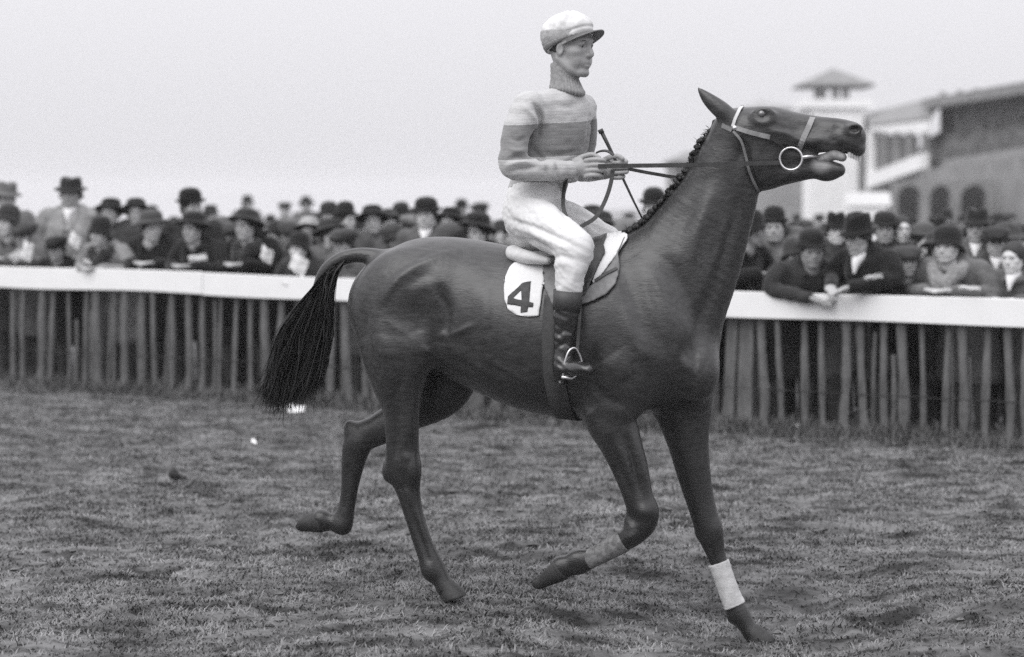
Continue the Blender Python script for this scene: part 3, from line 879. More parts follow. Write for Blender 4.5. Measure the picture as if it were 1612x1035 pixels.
# neck
part([(1040, 476, 104, 0, .175), (1080, 410, 87, 0, .135), (1112, 350, 71, 0, .108), (1136, 297, 59, 0, .092), (1150, 248, 49, 0, .085), (1163, 216, 38, 0, .08)], k=.06)
# head
part([(1156, 206, 35, 0, .075), (1182, 209, 40, 0, .088), (1212, 208, 40, 0, .092), (1245, 210, 34, 0, .074), (1285, 212, 29, 0, .058), (1318, 213, 26.5, 0, .054), (1338, 216, 25, 0, .056)], k=.03)
blob(1200, 248, 44, 50, 0, .080, k=.03)
part([(1205, 272, 27, 0, .066), (1245, 271, 18, 0, .050), (1280, 266, 16, 0, .040), (1302, 269, 17, 0, .038), (1320, 268, 11, 0, .032)], k=.02)
part([(1225, 244, 20, 0, .066), (1262, 247, 13, 0, .05), (1276, 248, 8, 0, .044)], k=.03)
part([(1342, 226, 20, 0, .05), (1350, 235, 12, 0, .045)], k=.02)                 # upper lip
for s in (-1, 1):
    blob(1202, 182, 18, 13, s * .078, .014, k=.03)                               # brow over the eye
    blob(1345, 203, 13, 9, s * .052, .016, k=.02)                                # nostril rim
    blob(1346, 204, 9, 5, s * .066, .02, k=.012, op='sub')
    blob(1265, 222, 36, 6, s * .056, .014, k=.03)                                # facial crest
    part([(1152, 188, 13, s * .05, .030), (1136, 174, 14, s * .055, .030), (1118, 159, 11, s * .058, .022), (1106, 147, 6, s * .06, .012), (1100, 140, 2, s * .06, .006)], k=.02)
# hind legs
part([(635, 475, 80, -.13, .10), (628, 535, 66, -.145, .115), (626, 590, 46, -.14, .095), (631, 640, 31, -.13, .062), (634, 690, 26, -.12, .05), (635, 735, 26.5, -.115, .042), (643, 775, 19, -.11, .036),
      (652, 812, 15.5, -.11, .031), (667, 858, 15.5, -.11, .030), (682, 893, 18, -.11, .034), (694, 912, 14.5, -.11, .032), (701, 926, 15, -.11, .036)], k=.04)
blob(613, 744, 7, 13, -.115, .018, k=.04)                                        # point of hock
part([(660, 490, 70, .13, .10), (694, 560, 62, .14, .11), (690, 606, 52, .13, .09), (638, 650, 31, .12, .06), (597, 676, 25, .115, .048), (566, 691, 23, .115, .042), (557, 722, 20, .115, .036),
      (551, 765, 14, .115, .030), (546, 797, 13.5, .115, .029), (538, 820, 16.5, .115, .033), (521, 823, 12.5, .115, .030), (506, 823, 15, .115, .036)], k=.06)
blob(550, 672, 8, 10, .115, .018, k=.04)
# fore legs
part([(1010, 540, 66, -.14, .095), (978, 600, 56, -.15, .10), (960, 650, 43, -.15, .082), (974, 690, 35, -.145, .064), (991, 735, 29, -.14, .053), (1004, 780, 24, -.135, .046), (1012, 815, 24, -.135, .044), (998, 840, 19, -.135, .038),
      (972, 858, 14, -.13, .030), (940, 875, 13.5, -.13, .028), (914, 887, 17, -.13, .033), (897, 894, 13, -.13, .031), (882, 899, 16, -.13, .037)], k=.06)
part([(1050, 560, 70, .10, .10), (1072, 630, 50, .12, .085), (1082, 690, 34, .12, .062), (1092, 745, 27, .12, .05), (1104, 795, 22, .12, .043), (1117, 838, 21, .12, .042), (1127, 872, 15, .12, .031),
      (1140, 908, 13, .12, .029), (1153, 945, 14.5, .12, .031), (1163, 966, 16.5, .12, .034), (1176, 986, 14, .12, .032), (1184, 997, 15, .12, .036)], k=.06)
blob(1098, 585, 34, 50, -.07, .10, k=.05)                                        # breast
blob(1092, 590, 34, 46, .07, .10, k=.05)
def groove(pts, b, r=.0055):
    P = H([p[0] for p in pts], [p[1] for p in pts], b)
    HF_.chain(P, r, k=.012, op='sub', sub=4)
# bony knees and hocks, tendon grooves down the cannons
blob(1024, 806, 9, 16, -.135, .030, k=.03); blob(1016, 826, 10, 9, -.135, .030, k=.03); blob(990, 818, 6, 8, -.135, .018, k=.03)
blob(1126, 834, 9, 18, .12, .032, k=.02); blob(1103, 838, 7, 10, .12, .018, k=.02)
blob(646, 740, 13, 20, -.115, .037, k=.04); blob(610, 742, 5, 11, -.115, .016, k=.03)
blob(569, 700, 12, 14, .115, .037, k=.04)
groove([(630, 768), (644, 812), (660, 856), (674, 884)], -.148)
groove([(548, 735), (545, 775), (541, 800)], .080)
groove([(975, 846), (945, 862), (922, 876)], -.164)
groove([(1118, 862), (1130, 905), (1142, 945)], .088)
blob(506, 812, 9, 7, .115, .024, k=.05)                                        # heel bulbs and ergots
blob(541, 832, 8, 7, .115, .020, k=.05)
blob(884, 886, 10, 8, -.13, .026, k=.05)
blob(908, 877, 8, 7, -.13, .020, k=.05)
blob(676, 900, 7, 8, -.11, .020, k=.05)
blob(1153, 972, 8, 9, .12, .022, k=.02)
# dock of the tail
part([(612, 410, 16, 0, .045), (572, 402, 12, 0, .034), (540, 407, 11, 0, .030), (515, 425, 11, 0, .029), (502, 450, 9, 0, .022), (494, 480, 5, 0, .014)], k=.03)

HV, HQ = HF_.surface(smooth=3)
# muscles, ridges and hollows of the side towards the camera (kept in the horse's own frame)
def sculpt(V, Q, strokes, bmax=.02):
    N = vnormals(V, Q)
    uv = to_px(HW(V))
    side = np.clip(-N[:, 1], 0, 1) * (V[:, 1] < bmax)
    D = np.zeros(len(V))
    for line, r, h in strokes:
        D += h * stroke_weight(uv, line, r)
    return V + N * (D * side)[:, None]
STROKES = [
    ([(600, 478), (610, 462), (626, 441), (652, 422), (690, 404), (716, 396)], 7, .012),           # point of hip to croup
    ([(630, 520), (652, 490), (686, 472)], 33, -.017), ([(640, 452), (664, 436), (690, 428)], 9, -.008),
    ([(688, 446), (699, 490), (694, 545)], 11, -.026),                      # flank hollow
    ([(700, 529), (722, 522), (748, 511)], 4.5, .006), ([(690, 536), (697, 528), (706, 538)], 5, .008),                        # fold of the flank
    ([(700, 545), (735, 562), (770, 600)], 10, .008),
    ([(660, 520), (672, 560), (668, 600)], 16, .018),                       # stifle
    ([(618, 530), (612, 570)], 34, .004),
    ([(575, 470), (578, 540), (596, 600)], 9, -.012),                       # back of the thigh
    ([(640, 560), (628, 610), (612, 650)], 8, -.010),
    ([(655, 600), (648, 660), (640, 700)], 8, .008),
    ([(611, 630), (611, 690), (611, 735)], 6, .010), ([(623, 640), (624, 690), (622, 725)], 6, -.014), ([(640, 640), (645, 690)], 8, .008),   # tendon above the hock
    ([(654, 715), (652, 765)], 9, .010), ([(632, 735), (640, 775)], 7, -.011), ([(640, 720)], 7, .006),
    ([(646, 795), (660, 840), (676, 885)], 4, -.008), ([(655, 800), (672, 855)], 5, .006),
    ([(1000, 400), (1040, 470), (1085, 540)], 20, .016),                    # shoulder blade
    ([(985, 420), (1010, 500), (1050, 560)], 18, -.016),
    ([(1045, 400), (1080, 470), (1108, 540)], 14, -.015),
    ([(960, 560), (985, 600)], 32, .013),                                   # triceps
    ([(935, 540), (925, 600), (915, 650)], 12, -.020),
    ([(1005, 560), (1030, 600), (1010, 650)], 16, -.012),
    ([(1065, 570), (1098, 592)], 20, .008),                                 # point of shoulder
    ([(1088, 540), (1094, 572), (1086, 610)], 7, -.010),
    ([(1060, 615), (1030, 650)], 12, -.016),
    ([(940, 665), (975, 735)], 12, .012), ([(985, 680), (1000, 740), (1008, 785)], 7, -.018), ([(958, 690), (975, 735), (990, 780)], 6, -.014),
    ([(998, 680), (1012, 760)], 7, .012), ([(975, 700), (992, 765)], 6, .008),
    ([(1014, 806)], 12, .010), ([(992, 806), (1000, 828)], 7, -.012), ([(1006, 838), (985, 852)], 6, .006),
    ([(960, 866), (925, 884)], 3.5, -.004),
    ([(1168, 300), (1150, 360), (1128, 440), (1105, 520)], 10, -.014),      # jugular groove
    ([(1140, 260), (1110, 340), (1060, 420)], 22, .010),
    ([(1075, 320), (1030, 380)], 18, -.008),
    ([(1170, 215), (1160, 270)], 8, -.010),
    ([(860, 590), (800, 600), (740, 580)], 20, .008),
    ([(1224, 190), (1260, 196), (1300, 200)], 10, -.007),
    ([(1210, 205), (1250, 212)], 6, .006), ([(1222, 240), (1240, 255)], 8, -.006),
    ([(1170, 222), (1177, 258), (1189, 298)], 7, -.013), ([(1196, 225), (1192, 260), (1204, 288)], 10, .006), ([(1225, 262), (1260, 268)], 5, -.005), ([(1300, 228), (1330, 222)], 6, .005),
    ([(1202, 181)], 7, -.010),
]
STROKES += [
    ([(1112, 462), (1104, 515), (1096, 562)], 12, -.020), ([(1128, 560), (1122, 610)], 9, .010), ([(1070, 610), (1100, 640)], 14, -.012),     # breast
    ([(1060, 560), (1085, 580), (1094, 598)], 8, .008),
    ([(985, 470), (1000, 540), (1030, 580)], 9, .007), ([(1020, 440), (1050, 520)], 8, -.008),
    ([(930, 600), (960, 630), (1000, 640)], 10, -.010), ([(920, 640), (935, 672)], 8, .008), ([(915, 662), (945, 640)], 5, .006),
    ([(760, 560), (830, 600), (905, 618)], 4, .0045), ([(705, 560), (750, 585), (800, 615)], 5, -.006),                                         # belly vein, fold
    ([(880, 470), (876, 560), (890, 640)], 10, -.007),
    ([(592, 500), (602, 545), (618, 600)], 14, .008),
    ([(648, 530), (646, 565), (638, 600)], 14, .008),
    ([(660, 548), (684, 552)], 7, .010), ([(640, 590), (655, 620), (654, 650)], 6, .007), ([(618, 600), (630, 640), (632, 670)], 5, -.008),
    ([(720, 395), (760, 410), (800, 440)], 16, -.006), ([(735, 430), (760, 470), (765, 520)], 18, .006),
    ([(1095, 310), (1075, 360), (1060, 400)], 9, -.006), ([(1120, 300), (1098, 370), (1085, 430)], 9, .007), ([(1150, 330), (1130, 400), (1112, 450)], 6, .007),
    ([(1228, 205), (1262, 222), (1290, 228)], 3.5, .004), ([(1215, 195), (1240, 205), (1262, 205)], 5, -.005), ([(1310, 200), (1326, 205)], 6, -.006), ([(1240, 185), (1290, 192)], 6, .003),
    ([(1185, 175), (1202, 170), (1222, 178)], 4, .005), ([(1186, 190), (1202, 194), (1218, 190)], 4, .005),
]
for i, x in enumerate(range(770, 870, 22)):                                  # faint ribs
    STROKES.append(([(x, 450), (x - 6, 520), (x + 6, 590)], 8, .0034))
HV = sculpt(HV, HQ, STROKES)
HV = relax(HV, HQ, 1)
horse_me = mesh_np('body', HV, HQ)
horse_body = link('body', horse_me, M_coat, horse)

def near(u, v, off=0.0, b0=-.28, field=None):
    """point on the near side of the horse seen at a measured pixel, lifted by off"""
    f = field or HF_
    u = np.asarray(u, float); v = np.asarray(v, float); b = np.full(u.shape, b0)
    for _ in range(4):
        p = H(u, v, b)
        q = p.copy(); q[..., 1] = -.5
        r = p.copy(); r[..., 1] = .05
        b = f.hit(q, r)[..., 1]
    p = H(u, v, b)
    return p + f.grad(p) * off

def panel(name, poly, mat, parent, off, thick, step=4.0, hole=None, smooth=True):
    """cloth or leather lying on the near side"""
    P, T = fill_poly(poly, step, hole)
    V = near(P[:, 0], P[:, 1], off)
    n = np.cross(V[T[:, 1]] - V[T[:, 0]], V[T[:, 2]] - V[T[:, 0]]).sum(0)
    if n[1] > 0: T = T[:, ::-1]
    V = relax(V, T, 2, .4)
    o = link(name, mesh_np(name, V, T, smooth), mat, parent)
    m = o.modifiers.new('thickness', 'SOLIDIFY'); m.thickness = thick; m.offset = 1
    return o

def strap(name, pts, width, mat, parent, off=.002, thick=.004, sub=6, surf=True, b0=-.1):
    P = catmull(np.array(pts, float), sub)
    if surf:
        C = near(P[:, 0], P[:, 1], off, b0); N = HF_.grad(C)
    return MB().strip(C, N, width, thick).build(name, mat, parent, smooth=False)

def loop(cs, ce, n, ax0, mat, name, parent, width, off=.002, thick=.004, arc=(0, 2 * math.pi), R=.45):
    """strap round a limb: cs->ce is the limb's axis at that place"""
    cs = np.asarray(cs); d = np.asarray(ce) - cs; d = d / np.linalg.norm(d)
    x = np.array([0, -1.0, 0]); x = x - d * (x @ d); x /= np.linalg.norm(x); y = np.cross(d, x)
    a = np.linspace(arc[0], arc[1], n)
    dirs = np.cos(a)[:, None] * x + np.sin(a)[:, None] * y
    C = HF_.hit(cs + dirs * R, cs + dirs * .0); G = HF_.grad(C)
    G = G - d * (G @ d)[:, None]
    C = C + G * off
    C = relax_line(C)
    return MB().strip(C, G, width, thick).build(name, mat, parent)

def relax_line(C, it=2):
    C = C.copy()
    for _ in range(it): C[1:-1] = C[1:-1] * .5 + (C[:-2] + C[2:]) * .25
    return C

# hooves
def hoof(c, s, r0, r1, b, flat=True, sole=None):
    """c coronet centre, s sole centre (pixels)"""
    p, q = H(*c, b), H(*s, b)
    d = q - p; L = np.linalg.norm(d); d = d / L
    toe = np.array([d[2], 0, -d[0]])
    if toe[0] < 0 and abs(d[2]) > .7: toe = -toe
    f = Field((p + q) / 2 - .12, (p + q) / 2 + .12, .004)
    f.chain([p - d * .004, p + d * L * .5 + toe * .006, q + toe * .010], [r0, r0 * .5 + r1 * .5, r1], [r0 * .9, (r0 + r1) * .44, r1 * .88], k=.004)
    if flat: f.cut(q, d + toe * -.25)
    if sole is not None: f.cut(H(*sole[0], b), np.array([sole[1], 0, sole[2]]))
    f.cut(p - d * .012, -d)
    V, Q = f.surface(1)
    return link('hoof', mesh_np('hoof', V, Q), M_hoof, horse)
hoof((700, 922), (713, 944), .037, .050, -.11)
hoof((503, 822), (477, 828), .046, .034, .115, False, ((475, 817), -.78, .62))
hoof((880, 897), (850, 919), .050, .031, -.13, False, ((857, 899), -.72, .69))
hoof((1183, 995), (1198, 1016), .038, .052, .12)

# eyes
for s in (-1, 1):
    c = H(1204, 181, 0); 
    p = HF_.hit(c + np.array([0, s * .2, 0]), c)
    link('eye', MB().lathe([(.0150 * math.sin(t), -.0150 * math.cos(t)) for t in np.linspace(.02, math.pi - .02, 12)], 16).mesh('eye', True), M_eye, horse, loc=p + np.array([0, -s * .0110, 0]))
# tongue and pale lower lip
G2 = Field(H(1280, 262, 0) - .06, H(1340, 232, 0) + .06, .004)
P, rn, rb = st([(1280, 252, 6, 0, .020), (1300, 249, 8, -.005, .024), (1314, 244, 8.5, -.012, .025), (1326, 248, 7, -.014, .022)])
G2.chain(P, rn, rb, k=.01)
V, Q = G2.surface(2)
link('tongue', mesh_np('tongue', V, Q), M_hide, horse)
mb = MB()
for i in range(5):
    q = H(1337 + i * 4, 244 + i * 1.6, -.030 + i * .006)
    mb.box(q, (.0105, .010, .020))
M_tooth = grey('teeth', .45, rough=.4, noise=.2, nscale=90)
mb.build('teeth', M_tooth, horse)

# tail hair
def ribbon_hair(name, strands, mat, parent, wid=.0035):
    """strands: list of (n,3) centre lines"""
    n = len(strands[0]); S = np.array(strands)
    m = len(S)
    Tn = np.gradient(S, axis=1); Tn /= np.linalg.norm(Tn, axis=2)[..., None] + 1e-9
    rd = RNG.normal(size=(m, 1, 3)); rd[:, :, 1] *= .6
    W = np.cross(Tn, rd); W /= np.linalg.norm(W, axis=2)[..., None] + 1e-9
    w = wid * np.linspace(1.0, .25, n)[None, :, None] * RNG.uniform(.6, 1.4, (m, 1, 1))
    V = np.stack([S - W * w / 2, S + W * w / 2], 2).reshape(-1, 3)
    base = (np.arange(m)[:, None] * n + np.arange(n - 1)[None, :]).ravel() * 2
    F = np.stack([base, base + 1, base + 3, base + 2], -1)
    return link(name, mesh_np(name, V, F), mat, parent)
strands = []
for i in range(9000):
    s = RNG.random(); t0 = RNG.random() ** .8
    root = np.array([(548, 405), (516, 424), (503, 446), (497, 468)]); rr = catmull(root, 8)[int(t0 * 24)]
    b = RNG.normal() * .030
    up = np.array([lerp for lerp in (482 + s * 34, 452 + s * 6)])
    e = .38 + .62 * RNG.random() ** .42
    mid = np.array([446 + s * 72 + RNG.normal() * 4, 520])
    low = np.array([424 + s * 80 + RNG.normal() * 5, 588])
    end = np.array([410 + s * 80 + RNG.normal() * 11, 646 - abs(s - .35) * 46 + RNG.normal() * 13])
    path = catmull(np.array([rr, rr * .45 + up * .55 + np.array([0, 6]), mid, low, end]), 4)
    x = np.linspace(0, (len(path) - 1) * e, 14)
    path = np.column_stack([np.interp(x, np.arange(len(path)), path[:, c]) for c in (0, 1)])
    wv = np.sin(np.linspace(0, RNG.uniform(2, 7), 14) + RNG.uniform(0, 6)) * RNG.uniform(0, 2.5) * np.linspace(0, 1, 14)
    path[:, 0] += wv
    bb = b * np.linspace(.35, 1.6, 14) + RNG.normal() * .004
    strands.append(H(path[:, 0], path[:, 1], bb))
Tc = Field(H(400, 660, 0) - .08, H(540, 400, 0) + .08, .010)
P, rn, rb = st([(510, 440, 9, 0, .025), (493, 480, 17, 0, .032), (476, 530, 24, 0, .036), (462, 575, 24, 0, .036), (450, 605, 18, 0, .03)])
Tc.chain(P, rn, rb, k=.01)
V, Q = Tc.surface(0); link('tail_core', mesh_np('tail_core', V, Q), M_hair, horse)  # dark solid core added inside the hair to block light
tail = ribbon_hair('tail_hair', strands, M_hair, horse, .0042)
tail['kind'] = 'stuff'
# plaited mane: a short dark ridge and a row of knots down the crest
crest = catmull(np.array([(1136, 196), (1118, 216), (1104, 240), (1087, 268), (1067, 297), (1050, 322), (1030, 346), (1010, 364), (990, 374)], float), 8)
mb = MB()
cp = H(crest[:, 0], crest[:, 1], 0)
cc = H(1090, 420, 0)
rid = np.array([HF_.hit(p + (p - np.array([p[0] + .25, 0, p[2] - .18])) * .35, np.array([p[0] + .25, 0, p[2] - .18])) for p in cp])
wid = .004 + .013 * np.clip((np.arange(len(rid)) - 6) / 14, 0, 1) + RNG.normal(size=len(rid)) * .0022
mb.tube(rid, np.maximum(wid, .003), 9, flat=1.2)
mb.build('mane', M_hair, horse, smooth=True)
kn = MB()
for c, r in (((0, 0, 0), .017), ((.012, -.006, .006), .012), ((-.010, .004, -.008), .013), ((.002, -.012, -.004), .010)):
    kn.lathe([(r * math.sin(t), -r * math.cos(t)) for t in np.linspace(.05, math.pi - .05, 8)], 10, c)
tuft = []
for i in range(900):
    k = RNG.integers(6, len(rid) - 1); p = rid[k] + RNG.normal(size=3) * .006; d = np.array([-.5, RNG.normal() * .5 - .2, .5 + RNG.normal() * .4]) * RNG.uniform(.010, .028)
    tuft.append(np.array([p, p + d * .6, p + d + np.array([-.004, 0, -.006])]))
mt = ribbon_hair('mane_wisps', tuft, M_hair, horse, .004); mt['kind'] = 'stuff'
knm = kn.mesh('mane_plait', True); knm.materials.append(M_hair)
L = np.concatenate([[0], np.cumsum(np.linalg.norm(np.diff(rid, axis=0), axis=1))])
for i, d in enumerate(np.linspace(.10, L[-1] - .01, 19)):
    p = np.array([np.interp(d, L, rid[:, c]) for c in range(3)])
    link('mane_plait', knm, None, horse, loc=p + np.array([-.010, -.010, .006]), rot=tuple(RNG.uniform(-1, 1, 3)), scale=tuple(RNG.uniform(.55, 1.15, 3)))
print('horse', round(time.time() - T0, 1), len(HV))
# ================================================================== tack
M_leather = grey('dark_leather', .035, rough=.45, spec=.4, noise=.4, nscale=30, bump=.2, bscale=120)
M_tan = grey('tan_leather', .22, rough=.5, spec=.4, noise=.3, nscale=30, bump=.2, bscale=120)
M_pale = grey('pale_leather', .52, rough=.6, noise=.15, nscale=25, bump=.2, bscale=80)
M_cloth = grey('white_cloth', .66, rough=.9, noise=.05, nscale=12, bump=.25, bscale=45)
M_print = grey('number_paint', .06, rough=.9, noise=.3, nscale=40)
M_flap = grey('flap_leather', .16, rough=.55, noise=.35, nscale=14, bump=.3, bscale=60)
M_girth = grey('girth_web', .055, rough=.85, noise=.3, nscale=40, bump=.4, bscale=260)
M_steel = grey('bright_steel', .62, rough=.25, metal=.85)
M_band = grey('leg_bandage_cloth', .46, rough=.95, noise=.22, nscale=25, bump=.5, bscale=120)
M_band2 = grey('muddy_bandage_cloth', .14, rough=.95, noise=.6, nscale=45, bump=.6, bscale=150, detail=8)

def z5(pts):
    p = np.array(pts, float) / 2.875
    return p + np.array([760, 280])
num_cloth = empty('number_cloth', HO, -YAW, 'white saddle number cloth with painted figure 4 behind the rider leg', 'number cloth')
poly = z5([(140, 392), (285, 396), (283, 450), (275, 500), (266, 560), (257, 628), (205, 632), (150, 622), (118, 600), (101, 555), (97, 505), (104, 450), (120, 412)])
panel('cloth', poly, M_cloth, num_cloth, .006, .005)
four = z5([(183, 482), (222, 476), (214, 566), (234, 570), (231, 592), (209, 590), (206, 611), (172, 614), (176, 586), (114, 577), (117, 543)])
hole = z5([(177, 516), (141, 550), (179, 560)])
panel('figure_four', four, M_print, num_cloth, .0125, .001, step=3.0, hole=hole)

saddle = empty('saddle', HO, -YAW, 'small racing saddle with pale cantle and leather flaps under the jockey', 'saddle')
panel('forward_cloth', [(912, 400), (924, 384), (948, 374), (975, 368), (990, 372), (990, 378), (964, 414), (944, 440), (922, 462), (905, 455)], M_cloth, saddle, .008, .006)
panel('saddle_flap', [(986, 377), (975, 402), (977, 425), (969, 450), (956, 465), (936, 475), (916, 482), (903, 470), (925, 458), (946, 440), (966, 414)], M_flap, saddle, .013, .007)
panel('knee_roll', [(905, 400), (925, 388), (938, 382), (958, 376), (951, 390), (954, 402), (944, 422), (934, 446), (921, 470), (908, 470)], M_leather, saddle, .016, .010)
panel('under_flap', [(855, 398), (905, 396), (912, 440), (905, 480), (872, 485), (858, 455)], M_flap, saddle, .013, .008)
strap('flap_strap', [(938, 447), (952, 438), (972, 428)], .012, M_leather, saddle, .022, .004, b0=-.25)
strap('girth_buckle_strap', [(854, 450), (864, 450), (876, 449)], .010, M_pale, saddle, .014, .004, b0=-.27)
# girth: goes down the side and under the chest
gc = H(871, 530, -.29); gc[1] = 0; a = np.linspace(-.55, 3.7, 60)
dirs = np.stack([np.zeros(60), -np.cos(a), -np.sin(a)], -1)
gx = np.linspace(0, 0, 60)
C = HF_.hit(gc + dirs * .5, gc + dirs * .02); G = HF_.grad(C); C = C + G * .003
MB().strip(relax_line(C, 3), G, .085, .006).build('girth', M_girth, saddle, smooth=True)
# seat and cantle
S = Field(H(790, 425, 0) - np.array([.05, .27, .05]), H(960, 375, 0) + np.array([.05, .27, .06]), .006)
P, rn, rb = st([(862, 411, 6, -.21, .03), (838, 407, 9, -.19, .04), (816, 402, 11, -.13, .045), (806, 399, 11, -.04, .04), (806, 399, 11, .04, .04), (816, 402, 11, .13, .04), (838, 407, 9, .19, .04)])
S.chain(P, rn, rb * .8, k=.01, sub=8)
P, rn, rb = st([(818, 400, 12, 0, .14), (850, 404, 11, 0, .17), (890, 400, 11, 0, .14), (925, 390, 12, 0, .08)])
S.chain(P, rn, rb, k=.03)
V, Q = S.surface(2); link('seat', mesh_np('seat', V, Q), M_pale, saddle)

# stirrup: leather strap, iron arch and tread
sb = -.345
lp = H([914, 913, 911, 909], [462, 495, 525, 552], [-.315, -.345, -.35, -.355])
MB().strip(catmull(lp, 4), np.tile([0, -1, 0.], (13, 1)), .012, .004).build('stirrup_leather', M_leather, saddle)
arch = H([886, 889, 894, 900, 906, 911, 915, 917], [594, 572, 556, 549, 549, 556, 567, 580], [-.40, -.40, -.395, -.385, -.372, -.36, -.352, -.35])
mb = MB(); mb.tube(catmull(arch, 4), .0042, 8)
mb.tube(H([884, 900, 918], [594, 596, 584], [-.405, -.38, -.345]), .006, 8)
mb.build('stirrup_iron', M_steel, saddle, smooth=True)

# bandages on the fore legs
def bandage(name, rows, mat, label, grow=1.10):
    P, rn, rb = st(rows)
    D = catmull(np.column_stack([P, rn * grow, rb * grow]), 10); n = 28
    V = []; 
    tang = np.gradient(D[:, :3], axis=0); tang /= np.linalg.norm(tang, axis=1)[:, None]
    for i, (d, t) in enumerate(zip(D, tang)):
        x = np.array([0, 1.0, 0]); x -= t * (x @ t); x /= np.linalg.norm(x); y = np.cross(t, x)
        a = np.arange(n) * 2 * math.pi / n
        wrap = 1 + .035 * (((i / 6.0 + a / (2 * math.pi)) % 1.0))           # overlapping turns
        V.append(d[:3] + (np.cos(a) * d[4] * wrap)[:, None] * x + (np.sin(a) * d[3] * wrap)[:, None] * y)
    m = len(V); V = np.concatenate(V); F = []
    for i in range(m - 1):
        for j in range(n): F.append((i*n+j, i*n+(j+1) % n, (i+1)*n+(j+1) % n, (i+1)*n+j))
    F.append(tuple(range(n-1, -1, -1))); F.append(tuple((m-1)*n+j for j in range(n)))
    o = MB().add(V, F).build(name, mat, None, smooth=True, loc=HO, rot=(0, 0, -YAW))
    return tag(o, label, 'bandage')
bandage('leg_bandage', [(1131, 886, 15.5, .12, .032), (1140, 910, 14.5, .12, .031), (1150, 938, 15, .12, .032), (1157, 954, 16, .12, .034)], M_band, 'white bandage wrapped round the straight foreleg above the fetlock')
bandage('leg_bandage', [(982, 852, 16.5, -.13, .034), (960, 865, 15, -.13, .031), (938, 876, 14.5, -.13, .030), (925, 882, 15, -.13, .031)], M_band2, 'mud stained bandage on the lifted bent foreleg', grow=1.04)

# bridle
bridle = empty('bridle', HO, -YAW, 'leather bridle with pale browband, noseband and big ring bit on the horse head', 'bridle')
def ring_loop(name, pts_uv, width, mat, off=.002, thick=.004):
    """a strap from the near side over the top edge to the far side (mirror image)"""
    P = catmull(np.array(pts_uv, float), 5)
    C = near(P[:, 0], P[:, 1], off, -.08); 
    M = C[::-1].copy(); M[:, 1] *= -1
    top = (C[0] + M[-1]) / 2
    C2 = np.concatenate([M, C])
    N = HF_.grad(C2)
    C2 = relax_line(C2, 1)
    return MB().strip(C2, N, width, thick).build(name, mat, bridle)
ring_loop('noseband', [(1281, 182), (1274, 198), (1265, 218), (1256, 238)], .021, M_tan)
ring_loop('browband', [(1170, 169), (1163, 176), (1157, 188), (1154, 200)], .012, M_pale, .004)
ring_loop('headpiece', [(1136, 197), (1144, 201), (1153, 205)], .018, M_flap, .003)
strap('cheek_strap', [(1156, 201), (1175, 207), (1195, 212), (1212, 216)], .018, M_tan, bridle, .003, .004, b0=-.09)
strap('cheek_strap', [(1210, 216), (1224, 224), (1236, 233)], .009, M_leather, bridle, .003, .004, b0=-.09)
strap('nose_slip', [(1212, 216), (1228, 224), (1244, 226), (1258, 230)], .007, M_leather, bridle, .003, .003, b0=-.09)
strap('throat_lash', [(1155, 207), (1167, 222), (1174, 245), (1180, 270), (1188, 288), (1194, 300)], .010, M_flap, bridle, .003, .003, b0=-.09)
rc = H(1245, 249, 0); rcn = near(np.array([1245.]), np.array([249.]), .012, -.07)[0]
for s in (1, -1):
    mb = MB(); a = np.linspace(0, 2 * math.pi, 37)
    R = 17.5 * pxm(1245)
    cc = rcn.copy(); cc[1] *= s
    mb.tube(np.stack([cc[0] + R * np.cos(a), np.full(37, cc[1] - .002 * s), cc[2] + R * np.sin(a)], -1), .0048, 8, cap=False)
    mb.build('bit_ring', M_steel, bridle, smooth=True)
    p1 = cc + np.array([R, 0, .004]); p2 = H(1288, 246, -.030); p2[1] *= s
    MB().tube(np.array([p1, (p1 + p2) / 2 + np.array([0, -.006 * s, .002]), p2]), [.008, .007, .006], 8).build('bit_bar', M_steel, bridle, smooth=True)
bp = near(np.array([1157.]), np.array([202.]), .004, -.08)[0]
MB().lathe([(.011 * math.sin(t), -.011 * math.cos(t)) for t in np.linspace(.05, math.pi - .05, 8)], 12, bp).build('buckle', M_steel, bridle, smooth=True)
# reins: near rein straight from the ring to the hand, far rein behind the neck, slack loop below the hands
reins = empty('reins', HO, -YAW, 'dark leather reins from bit rings to hands with slack loop on the thigh', 'reins')
def rein(name, P, width, N=None):
    C = catmull(np.array(P), 8)
    N = np.tile([0, -1.0, 0.0], (len(C), 1)) if N is None else N
    return MB().strip(C, N, width, .0045).build(name, M_leather, reins)
ringp = rcn + np.array([-17.5 * pxm(1245), -.004, -.015])
rein('near_rein', [ringp, H(1170, 258, -.125), H(1100, 260, -.135), H(1020, 261, -.13), H(942, 262, -.118)], [.014] * 1 and .017)
far = ringp.copy(); far[1] *= -1
rein('far_rein', [far, H(1150, 282, .13), H(1080, 281, .12), H(1030, 274, .10), H(978, 264, .06)], .014)
rein('rein_loop', [H(892, 279, -.02), H(888, 300, -.10), H(887, 325, -.17), H(893, 345, -.20), H(903, 361, -.195), H(920, 354, -.16), H(938, 342, -.13), H(952, 318, -.11), H(961, 292, -.10), H(965, 268, -.09)], .016,
     N=np.stack([np.zeros(73), -np.ones(73), np.zeros(73)], -1))
rein('rein_end', [H(938, 242, -.05), H(946, 239, -.055), H(956, 239, -.06), H(966, 245, -.06)], .014, N=np.tile([0, -.5, 1.0], (25, 1)))
print('tack', round(time.time() - T0, 1))
# ================================================================== heads and hands (shared by jockey and spectators)
def frame(yaw, pitch=0.0, roll=0.0):
    """head axes as columns: x forward, y left, z up, in the parent frame"""
    return np.array(Matrix.Rotation(yaw, 3, 'Z') @ Matrix.Rotation(pitch, 3, 'Y') @ Matrix.Rotation(roll, 3, 'X'))

